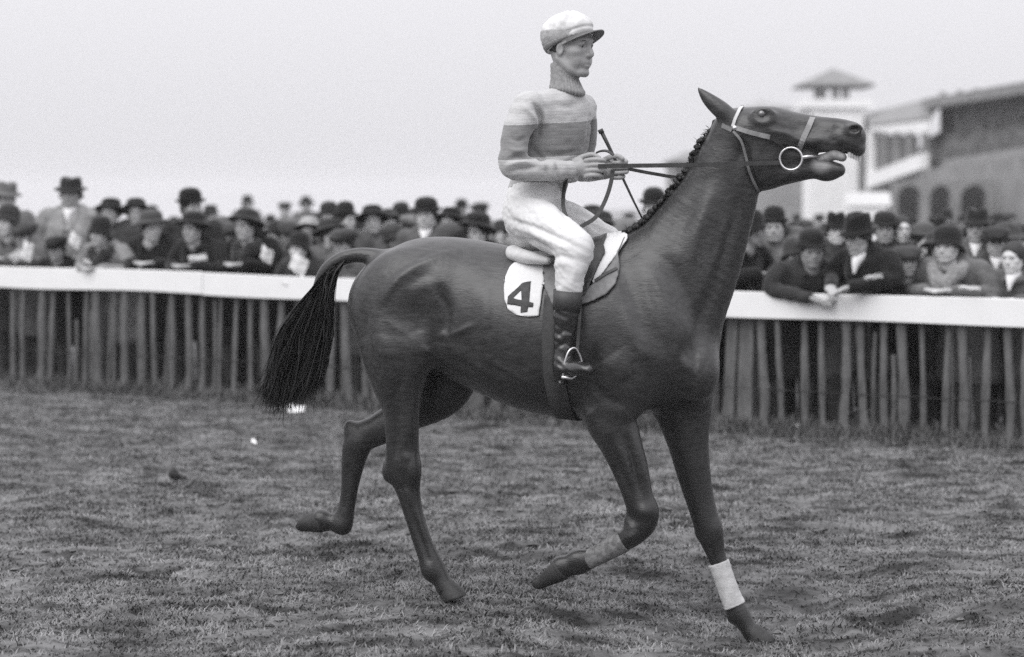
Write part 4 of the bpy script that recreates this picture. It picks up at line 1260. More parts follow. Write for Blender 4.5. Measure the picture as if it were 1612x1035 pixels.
def head_sdf(F, c, R, s=1.0, ears=True):
    """head 0.23 m from chin to crown, centre between the ears"""
    T = lambda *p: np.asarray(c) + R @ (np.array(p) * s)
    E = lambda p, r, k=.02, op='add': F.ell(T(*p), np.array(r) * s, R, k * s, op)
    def Cn(ps, r, k=.012, op='add'): F.chain([T(*p) for p in ps], np.array(r) * s, k=k * s, op=op, sub=3)
    E((-.012, 0, .022), (.098, .076, .088), .03)
    E((.040, 0, -.040), (.052, .058, .078), .03)
    for y in (-1, 1):
        Cn([(-.002, .056*y, -.062), (.035, .046*y, -.098), (.066, .022*y, -.114)], [.017, .016, .016], .02)
        E((.055, .046*y, -.032), (.026, .020, .018), .02)                     # cheekbone
        E((.060, .036*y, -.070), (.022, .018, .022), .02)
    E((.070, 0, -.112), (.022, .024, .017), .015)                             # chin
    Cn([(.066, .046, .010), (.083, .024, .016), (.088, 0, .012), (.083, -.024, .016), (.066, -.046, .010)], [.010, .011, .011, .011, .010], .015)
    for y in (-1, 1):
        E((.090, .032*y, -.007), (.017, .017, .011), .012, 'sub')             # eye socket
        E((.073, .031*y, -.008), (.012, .013, .011), .003)                    # eyeball and lids
        Cn([(.080, .018*y, -.002), (.0855, .031*y, .0005), (.079, .045*y, -.004)], [.004, .0045, .004], .004)
        E((.092, .011*y, -.046), (.010, .0075, .007), .006)                   # nostril wing
    Cn([(.086, 0, .004), (.096, 0, -.018), (.107, 0, -.038), (.104, 0, -.046)], [.008, .0085, .0105, .008], .010)
    E((.082, 0, -.074), (.014, .024, .020), .018)
    Cn([(.079, .023, -.0775), (.092, .009, -.0715), (.0935, 0, -.073), (.092, -.009, -.0715), (.079, -.023, -.0775)], [.003, .005, .0052, .005, .003], .004)
    Cn([(.078, .021, -.0815), (.0895, .008, -.0865), (.0905, 0, -.0868), (.0895, -.008, -.0865), (.078, -.021, -.0815)], [.003, .0055, .0058, .0055, .003], .004)
    Cn([(.092, .018, -.0795), (.0985, 0, -.0795), (.092, -.018, -.0795)], [.0016, .002, .0016], .003, 'sub')
    if ears:
        for y in (-1, 1):
            E((.004, .073*y, -.026), (.017, .009, .028), .008)
            E((.010, .081*y, -.024), (.009, .006, .016), .006, 'sub')
    Cn([(-.014, 0, -.060), (-.010, 0, -.110), (-.010, 0, -.170)], [.053, .047, .050], .03)

def finger(F, pts, r, k=.004):
    F.chain(pts, np.linspace(r, r * .82, len(pts)), k=k, sub=3)

# ================================================================== the jockey
M_skin = grey('jockey_skin', .31, rough=.5, spec=.35, noise=.12, nscale=30, bump=.08, bscale=300)
M_breech = grey('white_breeches_cloth', .62, rough=.85, noise=.06, nscale=8, bump=.35, bscale=18)
M_boot = grey('black_boot_leather', .016, rough=.26, spec=.6, noise=.4, nscale=16, bump=.35, bscale=22, coat=.3)
M_boottop = grey('boot_top_leather', .045, rough=.5, noise=.2, nscale=20, bump=.15, bscale=70)
M_cap = grey('silk_cap', .58, rough=.55, noise=.25, nscale=14, bump=.5, bscale=22, sheen=.3)
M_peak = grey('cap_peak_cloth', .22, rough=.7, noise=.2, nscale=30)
M_under = grey('cap_peak_underside', .10, rough=.8, noise=.2, nscale=30)

# hooped wool sweater: pale yoke, darker broad band over chest and sleeves, pale below
def knit(name):
    m = bpy.data.materials.new(name); m.use_nodes = True; t = m.node_tree; b = t.nodes['Principled BSDF']
    b.inputs['Roughness'].default_value = .95; b.inputs['Specular IOR Level'].default_value = .15
    b.inputs['Sheen Weight'].default_value = .35; b.inputs['Sheen Roughness'].default_value = .5
    tcn = t.nodes.new('ShaderNodeTexCoord'); sp = t.nodes.new('ShaderNodeSeparateXYZ'); t.links.new(tcn.outputs['Object'], sp.inputs[0])
    nz = t.nodes.new('ShaderNodeTexNoise'); nz.inputs['Scale'].default_value = 60; nz.inputs['Detail'].default_value = 3
    t.links.new(tcn.outputs['Object'], nz.inputs[0])
    ad = t.nodes.new('ShaderNodeMath'); ad.operation = 'MULTIPLY_ADD'; ad.inputs[1].default_value = .006
    sl = t.nodes.new('ShaderNodeMath'); sl.operation = 'MULTIPLY_ADD'; sl.inputs[1].default_value = -.09
    t.links.new(sp.outputs['Y'], sl.inputs[0]); t.links.new(sp.outputs['Z'], sl.inputs[2])
    t.links.new(nz.outputs[0], ad.inputs[0]); t.links.new(sl.outputs[0], ad.inputs[2])
    ramp = t.nodes.new('ShaderNodeValToRGB'); mr = t.nodes.new('ShaderNodeMapRange')
    zl, zh = float(H(870, 300)[2]), float(H(870, 100)[2])
    mr.inputs[1].default_value = zl; mr.inputs[2].default_value = zh
    t.links.new(ad.outputs[0], mr.inputs[0]); t.links.new(mr.outputs[0], ramp.inputs[0])
    r = ramp.color_ramp; r.interpolation = 'CONSTANT'
    f = lambda v: (300 - v) / 200
    r.elements[0].position = 0; r.elements[0].color = (.49, .49, .49, 1)
    r.elements[1].position = f(243); r.elements[1].color = (.25, .25, .25, 1)
    e = r.elements.new(f(191)); e.color = (.54, .54, .54, 1)
    mulc = t.nodes.new('ShaderNodeMix'); mulc.data_type = 'RGBA'; mulc.blend_type = 'MULTIPLY'; mulc.inputs[0].default_value = .35
    n3 = t.nodes.new('ShaderNodeTexNoise'); n3.inputs['Scale'].default_value = 220; n3.inputs['Detail'].default_value = 2
    t.links.new(tcn.outputs['Object'], n3.inputs[0])
    t.links.new(ramp.outputs[0], mulc.inputs[6]); t.links.new(n3.outputs[0], mulc.inputs[7]); t.links.new(mulc.outputs[2], b.inputs['Base Color'])
    wv = t.nodes.new('ShaderNodeTexWave'); wv.inputs['Scale'].default_value = 55; wv.inputs['Distortion'].default_value = 3; wv.bands_direction = 'Z'
    t.links.new(tcn.outputs['Object'], wv.inputs[0])
    bp = t.nodes.new('ShaderNodeBump'); bp.inputs['Strength'].default_value = .25; bp.inputs['Distance'].default_value = .004
    t.links.new(wv.outputs[1], bp.inputs['Height']); t.links.new(bp.outputs[0], b.inputs['Normal'])
    return m
M_knit = knit('hooped_wool_knit')

jockey = empty('person', HO, -YAW, 'jockey in hooped wool polo neck sweater, pale cap, white breeches and black boots', 'jockey')
JC = H(897, 69, 0)
JR = frame(math.radians(-20), math.radians(4))
SH = np.array([.66, .75, 0.0])                                                # direction across the shoulders
px = .00256

J = Field((-.02, -.34, 1.02), (.60, .36, 2.48), .0040)
J.lo  # skin: head, neck, a core under the clothes and the hands, all one body
head_sdf(J, JC, JR, 1.02)
core = H([888, 890, 884, 868, 852, 842], [118, 145, 185, 240, 300, 340], 0)
J.chain(core, [.042, .044, .08, .08, .08, .08], [.042, .05, .12, .11, .11, .11], B=SH, k=.03)
nearm = H([828, 812, 808, 850, 893, 908], [168, 212, 260, 267, 267, 265], [-.14, -.20, -.235, -.19, -.115, -.098])
J.chain(nearm, [.04, .035, .033, .03, .026, .026], k=.02)
farm = H([922, 922, 910, 940, 960], [168, 215, 270, 272, 268], [.15, .20, .21, .15, .10])
J.chain(farm, [.04, .035, .033, .028, .026], k=.02)
# near hand: fist round the reins, back of the hand towards us
J.ell(H(916, 265, -.095), (.042, .017, .034), k=.015)
for i in range(4):
    v0 = 252.5 + i * 8.2; sh = (0, 1, 0, -2)[i]; l = (0, 3, 2, -4)[i]
    finger(J, H([922, 934 + l * .4, 947 + l, 951 + l, 944, 934], [v0 + 1, v0 - 1, v0 + sh * .3, v0 + 2, v0 + 3.5, v0 + 3], [-.100, -.112, -.104, -.084, -.070, -.074]), .0100, k=.004)
finger(J, H([904, 918, 932, 943], [254, 247, 244, 249], [-.085, -.078, -.070, -.066]), .0118, k=.010)
# far hand: knuckles away, thumb and finger tips towards us
J.ell(H(960, 266, .070), (.036, .018, .034), k=.015)
for i in range(4):
    v0 = 253.5 + i * 8.0; l = (0, 3, 1, -4)[i]
    finger(J, H([962, 974, 985 + l, 984 + l, 974, 966], [v0, v0 - 1, v0, v0 + 2, v0 + 3, v0 + 3], [.082, .088, .074, .052, .036, .040]), .0098, k=.004)
finger(J, H([948, 960, 972, 980], [254, 248, 246, 250], [.060, .050, .040, .034]), .0115, k=.010)
V, Q = J.surface(1)
link('body', mesh_np('body', V, Q), M_skin, jockey)
M_jeye = grey('eye_dark', .03, rough=.15, spec=.6)
for y in (-1, 1):
    link('eye', MB().lathe([(.0062 * math.sin(t), -.0062 * math.cos(t)) for t in np.linspace(.05, math.pi - .05, 8)], 10).mesh('eye', True), M_jeye, jockey, loc=JC + JR @ (np.array((.0815, .032 * y, -.0085)) * 1.02))
M_brow = grey('dark_hair', .035, rough=.8, noise=.4, nscale=120)
for y in (-1, 1):
    pts = [JC + JR @ (np.array(p) * 1.02) for p in ((.090, .014*y, .0085), (.0905, .028*y, .013), (.079, .046*y, .010))]
    MB().tube(catmull(np.array(pts), 5), np.interp(np.linspace(0, 1, 11), [0, .3, 1], [.003, .0042, .002]), 6, flat=.7).build('eyebrow', M_brow, jockey, smooth=True)
# hair showing behind the ear under the cap
Hh = Field(JC - .16, JC + .16, .004)
Hh.ell(JC + JR @ np.array((-.018, 0, .010)), (.100, .0795, .085), JR)
Hh.cut(JC + JR @ np.array((.01, 0, 0)), JR @ np.array((1, 0, .25)))
Hh.cut(JC + JR @ np.array((0, 0, -.045)), JR @ np.array((-.2, 0, -1)))
V, Q = Hh.surface(1); link('hair', mesh_np('hair', V, Q), M_brow, jockey)

# sweater
W = Field((-.06, -.36, 1.36), (.62, .36, 2.22), .0050)
W.chain(H([887, 881, 876, 866, 856, 850], [162, 184, 215, 255, 285, 302], 0), [.062, .092, .104, .104, .104, .106], [.085, .142, .152, .145, .142, .144], B=SH, k=.04)
W.chain(H([838, 888, 920], [168, 163, 171], [-.12, 0, .13]), [.053, .056, .049], k=.05)
W.chain(H([830, 812, 807], [168, 212, 256], [-.15, -.205, -.235]), [.062, .056, .050], k=.02)
W.chain(H([807, 814, 850, 880], [254, 264, 268, 268], [-.235, -.235, -.19, -.135]), [.048, .050, .046, .043], k=.035)
W.chain(H([880, 888, 896], [268, 267.5, 267], [-.135, -.122, -.110]), [.041, .037, .036], k=.006)
W.chain(H([915, 921, 913], [170, 212, 264], [.14, .195, .205]), [.058, .050, .044], k=.02)
W.chain(H([913, 935, 952], [264, 273, 270], [.205, .16, .115]), [.044, .040, .035], k=.02)
W.cut(H(850, 292, 0), (.10, 0, -1))
V, Q = W.surface(1)
# creases where the sleeve and the waist bend
N_ = vnormals(V, Q); uv = to_px(HW(V)); D = np.zeros(len(V))
for ln, r, h in [([(838, 160), (852, 185), (846, 215)], 4, -.010), ([(826, 168), (842, 190), (838, 220)], 4, .006), ([(858, 172), (858, 200)], 5, .005),
                 ([(800, 252), (815, 246), (832, 250)], 4, -.008), ([(796, 262), (818, 256), (842, 258)], 4, .006), ([(800, 272), (825, 266), (850, 262)], 4, -.006),
                 ([(838, 235), (850, 248), (860, 252)], 5, -.008), ([(860, 262), (862, 284)], 3.5, -.005), ([(868, 256), (871, 282)], 3.5, .004), ([(876, 254), (878, 284)], 3, -.005),
                 ([(852, 240), (880, 244), (915, 236)], 5, -.006), ([(800, 216), (815, 222), (830, 216)], 4, -.004), ([(798, 232), (814, 238), (832, 234)], 4, .004),
                 ([(868, 160), (892, 168), (915, 160)], 6, -.004), ([(848, 290), (880, 292)], 3, -.005), ([(930, 180), (926, 215), (918, 240)], 4, -.005)]:
    D += 1.8 * h * stroke_weight(uv, ln, r)
D += (vnoise(V[:, 0] + V[:, 1], V[:, 2] * 1.6, .045, 5) * .006 + vnoise(V[:, 0] - V[:, 1], V[:, 2], .014, 6) * .0025)
V = V + N_ * D[:, None]
link('sweater', mesh_np('sweater', V, Q), M_knit, jockey)

# polo collar, folded over on itself
Kc = Field(H(890, 126, 0) - .13, H(890, 126, 0) + .13, .0042)
c0, c1 = H(888, 112, 0), H(893, 142, 0)
for t_ in np.linspace(0, 1, 5):
    cc = c0 + (c1 - c0) * t_; sl = .50 - .27 * t_; R_ = .0445 + .015 * t_; a = np.linspace(0, 2 * math.pi, 25)
    Kc.chain(np.stack([cc[0] + R_ * np.cos(a), R_ * np.sin(a) * .98, cc[2] - sl * R_ * np.cos(a)], -1), (.0115, .0100, .0105, .0110, .0135)[int(round(t_ * 4))], k=.012, sub=1)
V, Q = Kc.surface(1)
ca = np.arctan2(V[:, 1], V[:, 0] - H(888, 124, 0)[0])
V = V + vnormals(V, Q) * (.0018 * np.sin(ca * 36))[:, None]
M_collar = grey('rib_knit_collar', .26, rough=.95, spec=.15, noise=.25, nscale=90, sheen=.3, bump=.3, bscale=200)
link('collar', mesh_np('collar', V, Q), M_collar, jockey)

# breeches
Bf = Field((-.10, -.42, .95), (.62, .44, 1.76), .0058)
B_ = lambda rows, k=.03, sub=4: (lambda P, rn, rb: Bf.chain(P, rn, rb, k=k, sub=sub))(*st(rows))
B_([(850, 292, 36, 0, .125), (842, 312, 44, 0, .15), (838, 340, 44, 0, .165), (842, 362, 36, 0, .16)], .04)
B_([(832, 340, 36, -.10, .085), (856, 355, 36, -.18, .085), (882, 372, 33, -.25, .078), (904, 390, 29.5, -.300, .070)], .04)
B_([(904, 392, 29.5, -.300, .068), (899, 420, 26, -.325, .062), (895, 448, 22, -.335, .056), (894, 466, 19, -.335, .050)], .03)
B_([(862, 336, 34, .10, .085), (905, 358, 32, .19, .08), (950, 384, 28, .27, .07)], .04)
B_([(950, 386, 27, .27, .066), (940, 430, 23, .315, .056), (930, 470, 18, .335, .05)], .03)
V, Q = Bf.surface(2)
N_ = vnormals(V, Q); uv = to_px(HW(V)); D = np.zeros(len(V))
for ln, r, h in [([(800, 345), (850, 362), (915, 392)], 4, -.012), ([(803, 357), (850, 373), (900, 398)], 4, .007), ([(812, 375), (850, 385), (880, 402)], 4, -.009),
                 ([(862, 408), (885, 404), (905, 412)], 4, -.008), ([(868, 418), (890, 416)], 4, .005), ([(876, 318), (888, 336), (900, 352)], 4, -.008), ([(870, 304), (880, 316)], 4, .006),
                 ([(806, 298), (840, 306), (876, 302)], 3.5, -.008), ([(804, 308), (838, 316), (868, 312)], 3.5, .005), ([(826, 330), (850, 342)], 6, -.006), ([(905, 335), (935, 348)], 4, -.006),
                 ([(884, 430), (882, 452)], 4, -.005), ([(905, 425), (900, 450)], 4, .004)]:
    D += .9 * h * stroke_weight(uv, ln, r)
D += vnoise(V[:, 0] * .6 + V[:, 1], V[:, 2] * 1.3 + V[:, 0], .05, 9) * .009 + vnoise(V[:, 0] - V[:, 1], V[:, 2] * 2 + V[:, 0], .022, 19) * .004
V = V + N_ * D[:, None]
link('breeches', mesh_np('breeches', V, Q), M_breech, jockey)

# boots
for s in (-1, 1):
    bs = 1 if s < 0 else -1
    du = 0 if s < 0 else 36
    dv = 0 if s < 0 else 4
    K = Field((.02, -.52, .66), (.50, -.24, 1.36), .0052) if s < 0 else Field((.02, .22, .66), (.62, .52, 1.36), .0052)
    bb = lambda b: b if s < 0 else -b
    def C_(rows, k=.02, op='add'):
        R = [(u + du, v + dv, r, bb(b), w) for u, v, r, b, w in rows]
        P, rn, rb = st(R); K.chain(P, rn, rb, k=k, op=op)
    C_([(894, 470, 21.5, -.335, .056), (892, 495, 20.5, -.34, .055), (889, 520, 18, -.345, .049), (887, 545, 16, -.35, .043), (887, 568, 16, -.355, .042)])
    C_([(886, 574, 15, -.355, .040), (884, 588, 11.5, -.358, .036)], .02)
    C_([(886, 582, 13, -.36, .038), (903, 580, 12.5, -.385, .040), (918, 581, 10.5, -.408, .041), (928, 582, 8.5, -.42, .037)], .02)
    C_([(879, 598, 6, -.352, .028), (885, 603, 5, -.36, .028)], .006)                      # heel
    Kt = H(894 + du, 459 + dv, bb(-.335))
    K.cut(Kt, (.09, 0, 1))
    V, Q = K.surface(1)
    if s < 0:
        N_ = vnormals(V, Q); uv = to_px(HW(V)); D = np.zeros(len(V))
        for ln, r, h in [([(873, 530), (888, 522), (902, 526)], 3.5, -.005), ([(876, 548), (890, 541), (902, 548)], 3.5, -.006), ([(880, 520), (895, 512), (905, 500)], 4, -.003), ([(886, 566), (896, 562), (904, 566)], 3, -.005)]:
            D += h * stroke_weight(uv, ln, r)
        D += vnoise(V[:, 0] * 1.2 + V[:, 1], V[:, 2] * 2.2 + V[:, 0], .035, 33) * .006
        V = V + N_ * D[:, None]
    link('boot', mesh_np('boot', V, Q), M_boot, jockey)
# brown-topped boot cuff on the near leg
P, rn, rb = st([(894, 458, 22.5, -.335, .058), (893.5, 472, 22.2, -.3365, .0575), (892.5, 489, 21.5, -.339, .0565)])
V = []; n = 28
for p, a_, b_ in zip(P, rn, rb):
    a = np.arange(n) * 2 * math.pi / n
    V.append(p + np.stack([np.cos(a) * a_, np.sin(a) * b_, -.09 * np.cos(a) * a_], -1))
V = np.concatenate(V); F = [(i*n+j, (i+1)*n+j, (i+1)*n+(j+1) % n, i*n+(j+1) % n) for i in range(2) for j in range(n)]
o = MB().add(V, F).build('boot_cuff', M_boottop, jockey, smooth=True)
m = o.modifiers.new('thickness', 'SOLIDIFY'); m.thickness = .004; m.offset = 0

# cap: soft crown pulled down at the back, stiff peak
cap = empty('cap', (0, 0, 0)); cap.parent = jockey
Cf = Field(JC - np.array([.19, .15, .12]), JC + np.array([.19, .15, .19]), .0042)
JX = lambda *p: JC + JR @ (np.array(p, float))
Cf.ell(JX(-.018, 0, .042), (.103, .087, .080), JR, k=.02)
Cf.ell(JX(-.036, 0, .020), (.083, .087, .085), JR, k=.03)
Cf.ell(JX(.010, 0, .072), (.082, .074, .052), JR, k=.03)
Cf.ell(JX(-.015, 0, .122), (.010, .010, .006), JR, k=.008)
Cf.cut(JX(.088, 0, .044), JR @ np.array((.50, 0, -1)))
V, Q = Cf.surface(1)
N_ = vnormals(V, Q); L = (V - JC) @ JR
ang = np.arctan2(L[:, 1], L[:, 0] + .01)
D = .0035 * np.cos(ang * 4) * np.clip((L[:, 2] - .02) / .08, 0, 1) + vnoise(L[:, 0] * 2 + L[:, 1], L[:, 2] * 1.6, .05, 21) * .006
D += -.004 * np.exp(-((L[:, 2] - (.044 + (L[:, 0] - .088) * .50) - .026) / .006) ** 2)
V = V + N_ * D[:, None]
link('crown', mesh_np('crown', V, Q), M_cap, cap)
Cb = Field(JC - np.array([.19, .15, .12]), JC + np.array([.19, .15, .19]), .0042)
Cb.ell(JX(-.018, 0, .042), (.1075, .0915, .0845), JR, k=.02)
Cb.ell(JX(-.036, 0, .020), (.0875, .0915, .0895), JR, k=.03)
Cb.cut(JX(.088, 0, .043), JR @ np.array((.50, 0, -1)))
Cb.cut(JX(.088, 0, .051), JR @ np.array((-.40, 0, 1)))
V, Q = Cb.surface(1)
link('shade_band', mesh_np('shade_band', V, Q), M_peak, cap)  # strip along the cap edge, coloured dark for the shading inside the folds
Cb = Field(JC - np.array([.19, .15, .12]), JC + np.array([.19, .15, .19]), .0042)
Cb.ell(JX(-.018, 0, .042), (.1050, .0890, .0822), JR, k=.02)
Cb.ell(JX(-.036, 0, .020), (.0850, .0890, .0872), JR, k=.03)
Cb.cut(JX(.088, 0, .048), JR @ np.array((.44, 0, -1)))
Cb.cut(JX(0, 0, .056), JR @ np.array((-.10, 0, 1)))
V, Q = Cb.surface(1)
link('lower_crown', mesh_np('lower_crown', V, Q), grey('cap_lower_cloth', .33, rough=.6, noise=.3, nscale=22, bump=.5, bscale=40), cap)
# peak: curved plate
V = []; nU, nV = 21, 7
for top in (0, 1):
    for j in range(nV):
        r = j / (nV - 1)
        for i in range(nU):
            t = (i / (nU - 1) - .5) * 2; ph = t * 1.25
            base = np.array([-.018 + .110 * math.cos(ph), .089 * math.sin(ph), 0])
            ext = .060 * max(0, math.cos(t * math.pi / 2)) ** .7
            p = base + np.array([math.cos(ph * .6), math.sin(ph * .6) * .6, 0]) * ext * r
            z = .040 + (base[0] - .088) * .46 + ext * r * .02 - .022 * r * (t * t) + .006 * r - (.0045 if not top else 0)
            V.append(JX(p[0], p[1], z + (.012 * (1 - abs(t)))))
idx = lambda k, j, i: k * nU * nV + j * nU + i
F = []
for j in range(nV - 1):
    for i in range(nU - 1):
        F.append((idx(1, j, i), idx(1, j, i+1), idx(1, j+1, i+1), idx(1, j+1, i)))
        F.append((idx(0, j, i), idx(0, j+1, i), idx(0, j+1, i+1), idx(0, j, i+1)))
for i in range(nU - 1):
    F.append((idx(0, nV-1, i), idx(1, nV-1, i), idx(1, nV-1, i+1), idx(0, nV-1, i+1)))
pk = MB().add(np.array(V), F).build('peak', M_peak, cap, smooth=True)
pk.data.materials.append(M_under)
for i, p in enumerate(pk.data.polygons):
    if p.normal.z < -.2: p.material_index = 1  # faces turned down take the darker underside tone

# whip in the far hand
whip = MB()
wp = H([947, 957, 968, 980, 998, 1015], [208, 228, 251, 280, 318, 352], [.035, .04, .045, .05, .055, .06])
whip.tube(wp, [.0085, .0075, .0065, .0055, .0045, .0035], 8)
whip.tube(H([944.5, 947.5], [204, 210], [.034, .036]), [.0115, .0115], 10)
o = whip.build('riding_whip', M_leather, None, smooth=True, loc=HO, rot=(0, 0, -YAW))
tag(o, 'thin dark riding whip with knob end held upright in the jockey hands', 'whip')
print('jockey', round(time.time() - T0, 1))
# ================================================================== spectators
CM = {n: grey('wool_' + n, v, rough=.95, spec=.15, noise=nz, nscale=ns, sheen=.2, bump=.2, bscale=60) for n, v, nz, ns in
      (('black', .016, .3, 8), ('dark', .032, .3, 8), ('mid', .085, .3, 9), ('grey', .13, .3, 9), ('tweed', .19, .35, 22), ('light', .24, .25, 10))}
HM = {n: grey('felt_' + n, v, rough=.85, spec=.2, noise=.2, nscale=12, sheen=.2) for n, v in (('black', .014), ('dark', .028), ('grey', .10), ('pale', .42))}
SK = [grey('spectator_skin_%s' % n, v, rough=.55, noise=.12, nscale=25) for n, v in (('pale', .50), ('fair', .40), ('tan', .30))]
M_sp_hair = grey('spectator_hair', .03, rough=.7, noise=.4, nscale=60)
M_fur = {'dark': grey('dark_fur', .018, rough=1, noise=.5, nscale=40, bump=1.0, bscale=90, sheen=.4), 'light': grey('light_fur', .22, rough=1, noise=.5, nscale=40, bump=1.0, bscale=90, sheen=.4)}
M_shirt = grey('white_collar_cloth', .78, rough=.8)
M_trouser = grey('trouser_cloth', .05, rough=.95, noise=.3, nscale=10)
M_shoe = grey('shoe_leather', .015, rough=.35)

def vary(m, amt):
    """each person's cloth or skin a little lighter or darker"""
    t = m.node_tree; b = t.nodes['Principled BSDF']; src = b.inputs['Base Color'].links[0].from_socket
    oi = t.nodes.new('ShaderNodeObjectInfo'); mr = t.nodes.new('ShaderNodeMapRange'); mr.inputs[3].default_value = 1 - amt; mr.inputs[4].default_value = 1 + amt
    t.links.new(oi.outputs['Random'], mr.inputs[0])
    vm = t.nodes.new('ShaderNodeVectorMath'); vm.operation = 'SCALE'; t.links.new(src, vm.inputs[0]); t.links.new(mr.outputs[0], vm.inputs['Scale'])
    t.links.new(vm.outputs[0], b.inputs['Base Color'])
for m in CM.values(): vary(m, .45)
for m in HM.values(): vary(m, .5)
for m in SK: vary(m, .22)
# local frame: x right, y away from the rail, z up; the rail lies at y = -0.34, z = 1.03
VAR = {}
def variant(key, head, yaw, pitch, hips, chest, shoulder_y, shoulder_z, larm, rarm):
    """larm, rarm: elbow, wrist, finger end"""
    hc = np.array(head); R = frame(-math.pi / 2 + yaw, pitch)
    hips = np.array(hips); chest = np.array(chest)
    lo, hi = np.array([-.42, -.62, 0.0]), np.array([.42, .34, 1.92])
    B = Field((-.40, -.62, .80), hi, .0085)
    head_sdf(B, hc, R, 1.0)
    nk = hc + R @ np.array((-.012, 0, -.16)); sh = np.array([0, shoulder_y, shoulder_z])
    B.chain([nk, sh + [0, .02, -.04], chest, hips], [.05, .08, .09, .09], [.06, .13, .13, .12], B=(1, 0, 0), k=.03)
    C = Field((-.44, -.62, .38), (.44, .40, 1.66), .0125)
    C.chain([sh + [0, .01, .02], sh + [0, .02, -.10], chest, hips, hips + np.array([0, .03, -.22]), np.array([0, hips[1] + .05, .46])], [.085, .125, .135, .14, .15, .16], [.15, .205, .20, .195, .215, .235], B=(1, 0, 0), k=.04)
    for s, arm in ((-1, larm), (1, rarm)):
        S = np.array([s * .195, shoulder_y + .01, shoulder_z - .02]); e, w, f = [np.array(q, float) for q in arm]
        B.chain([S, e, w], [.035, .032, .024], k=.02, sub=3)
        d = (f - w); d /= np.linalg.norm(d) + 1e-9
        B.chain([w, w + d * .06, f], [.024, .036, .018], [.020, .020, .012], B=(0, 0, 1), k=.01, sub=3)
        for i in range(4):
            off = np.cross(d, (0, 0, 1)) * (i - 1.5) * .019
            B.chain([w + d * .07 + off, w + d * .12 + off + [0, 0, .004], w + d * .155 + off - [0, 0, .012]], [.011, .010, .008], k=.006, sub=2)
        B.chain([w + d * .02, w + d * .06 - np.cross(d, (0, 0, 1)) * .04 * s + [0, 0, .01], w + d * .10 - np.cross(d, (0, 0, 1)) * .045 * s], [.013, .012, .009], k=.008, sub=2)
        C.chain([S + [s * -.03, 0, .01], S, (S + e) / 2 + [s * .015, 0, 0], e, (e + w) / 2, w], [.07, .078, .068, .060, .054, .048], k=.03, sub=3)
    # collar and lapels
    C.chain([nk + [-.07, -.02, -.02], nk + [0, .06, .01], nk + [.07, -.02, -.02]], [.022, .03, .022], k=.02)
    C.chain([nk + [-.06, -.05, -.03], chest + [-.02, -.15, .06]], [.02, .012], k=.015); C.chain([nk + [.06, -.05, -.03], chest + [.02, -.15, .06]], [.02, .012], k=.015)
    bV, bQ = B.surface(0); cV, cQ = C.surface(0)
    N = vnormals(cV, cQ); cV = cV + N * (vnoise(cV[:, 0] * 1.2 + cV[:, 1], cV[:, 2], .09, hash(key) % 97) * .022 + vnoise(cV[:, 0] - cV[:, 1], cV[:, 2] * .5, .035, 8) * .010)[:, None]
    L = Field((-.22, -.14, .05), (.22, .30, .75), .014)
    for s in (-1, 1): L.chain([(s * .09, hips[1], .72), (s * .10, hips[1] - .01, .45), (s * .11, hips[1] + .02, .07)], [.085, .07, .055], k=.02)
    lV, lQ = L.surface(0)
    # fur collar and white shirt front of this pose
    Fu = Field(nk - .24, nk + .24, .012); fr = np.random.default_rng(4)
    for a in np.linspace(-.35 * math.pi, 1.35 * math.pi, 15):
        q = max(0, -math.sin(a))
        Fu.ell(nk + np.array([(.10 - .03 * q) * math.cos(a), .080 * math.sin(a) - .02, -.02 + .03 * math.sin(a) - .07 * q]), .036 + fr.random() * .018, k=.02)
    for s in (-1, 1): Fu.chain([nk + [s * .07, -.07, -.03], nk + [s * .035, -.12, -.16]], [.042, .03], k=.02)
    fV, fQ = Fu.surface(0)
    Sh = Field(nk - .2, nk + .2, .008)
    Sh.chain([nk + [0, -.035, .015], nk + [0, -.075, -.035], nk + [0, -.095, -.10]], [.050, .034, .012], [.055, .030, .010], B=(1, 0, 0), k=.01)
    sV, sQ = Sh.surface(0)
    # hair of this head
    Ha = Field(hc - .15, hc + .15, .009)
    Ha.ell(hc + R @ np.array((-.016, 0, .022)), (.108, .088, .094), R)
    Ha.chain([hc + R @ np.array((-.02, .075, -.03)), hc + R @ np.array((-.075, 0, -.06)), hc + R @ np.array((-.02, -.075, -.03))], [.026, .036, .026], k=.02)
    Ha.ell(hc + R @ np.array((.092, 0, -.045)), (.066, .066, .092), R, k=.02, op='sub')
    hV, hQ = Ha.surface(0)
    VAR[key] = dict(body=mesh_np('body', bV, bQ), coat=mesh_np('coat', cV, cQ), legs=mesh_np('trousers', lV, lQ), fur=mesh_np('fur_collar', fV, fQ), shirt=mesh_np('shirt_front', sV, sQ), hair=mesh_np('hair', hV, hQ),
                    hc=hc, R=R, hip=hips)
arm_rest = lambda s: ((s * .30, -.14, 1.06), (s * .11, -.36, 1.085), (-s * .02, -.43, 1.085))
arm_side = lambda s: ((s * .27, .03, 1.17), (s * .17, -.14, 1.03), (s * .06, -.20, 1.04))
arm_over = lambda s: ((s * .28, -.22, 1.08), (s * .10, -.46, 1.03), (s * .02, -.54, .99))
variant('stand', (0, -.01, 1.615), 0.0, .03, (0, .02, .95), (0, .0, 1.22), .02, 1.42, arm_side(-1), arm_side(1))
variant('turn', (0, -.01, 1.615), .75, .03, (0, .02, .95), (0, .0, 1.22), .02, 1.42, arm_side(-1), arm_side(1))
variant('lean', (0, -.23, 1.42), 0.0, .10, (0, .14, .92), (0, -.04, 1.12), -.13, 1.25, arm_rest(-1), arm_rest(1))
variant('leanturn', (0, -.22, 1.41), .8, .12, (0, .14, .92), (0, -.04, 1.12), -.13, 1.25, arm_rest(-1), arm_rest(1))
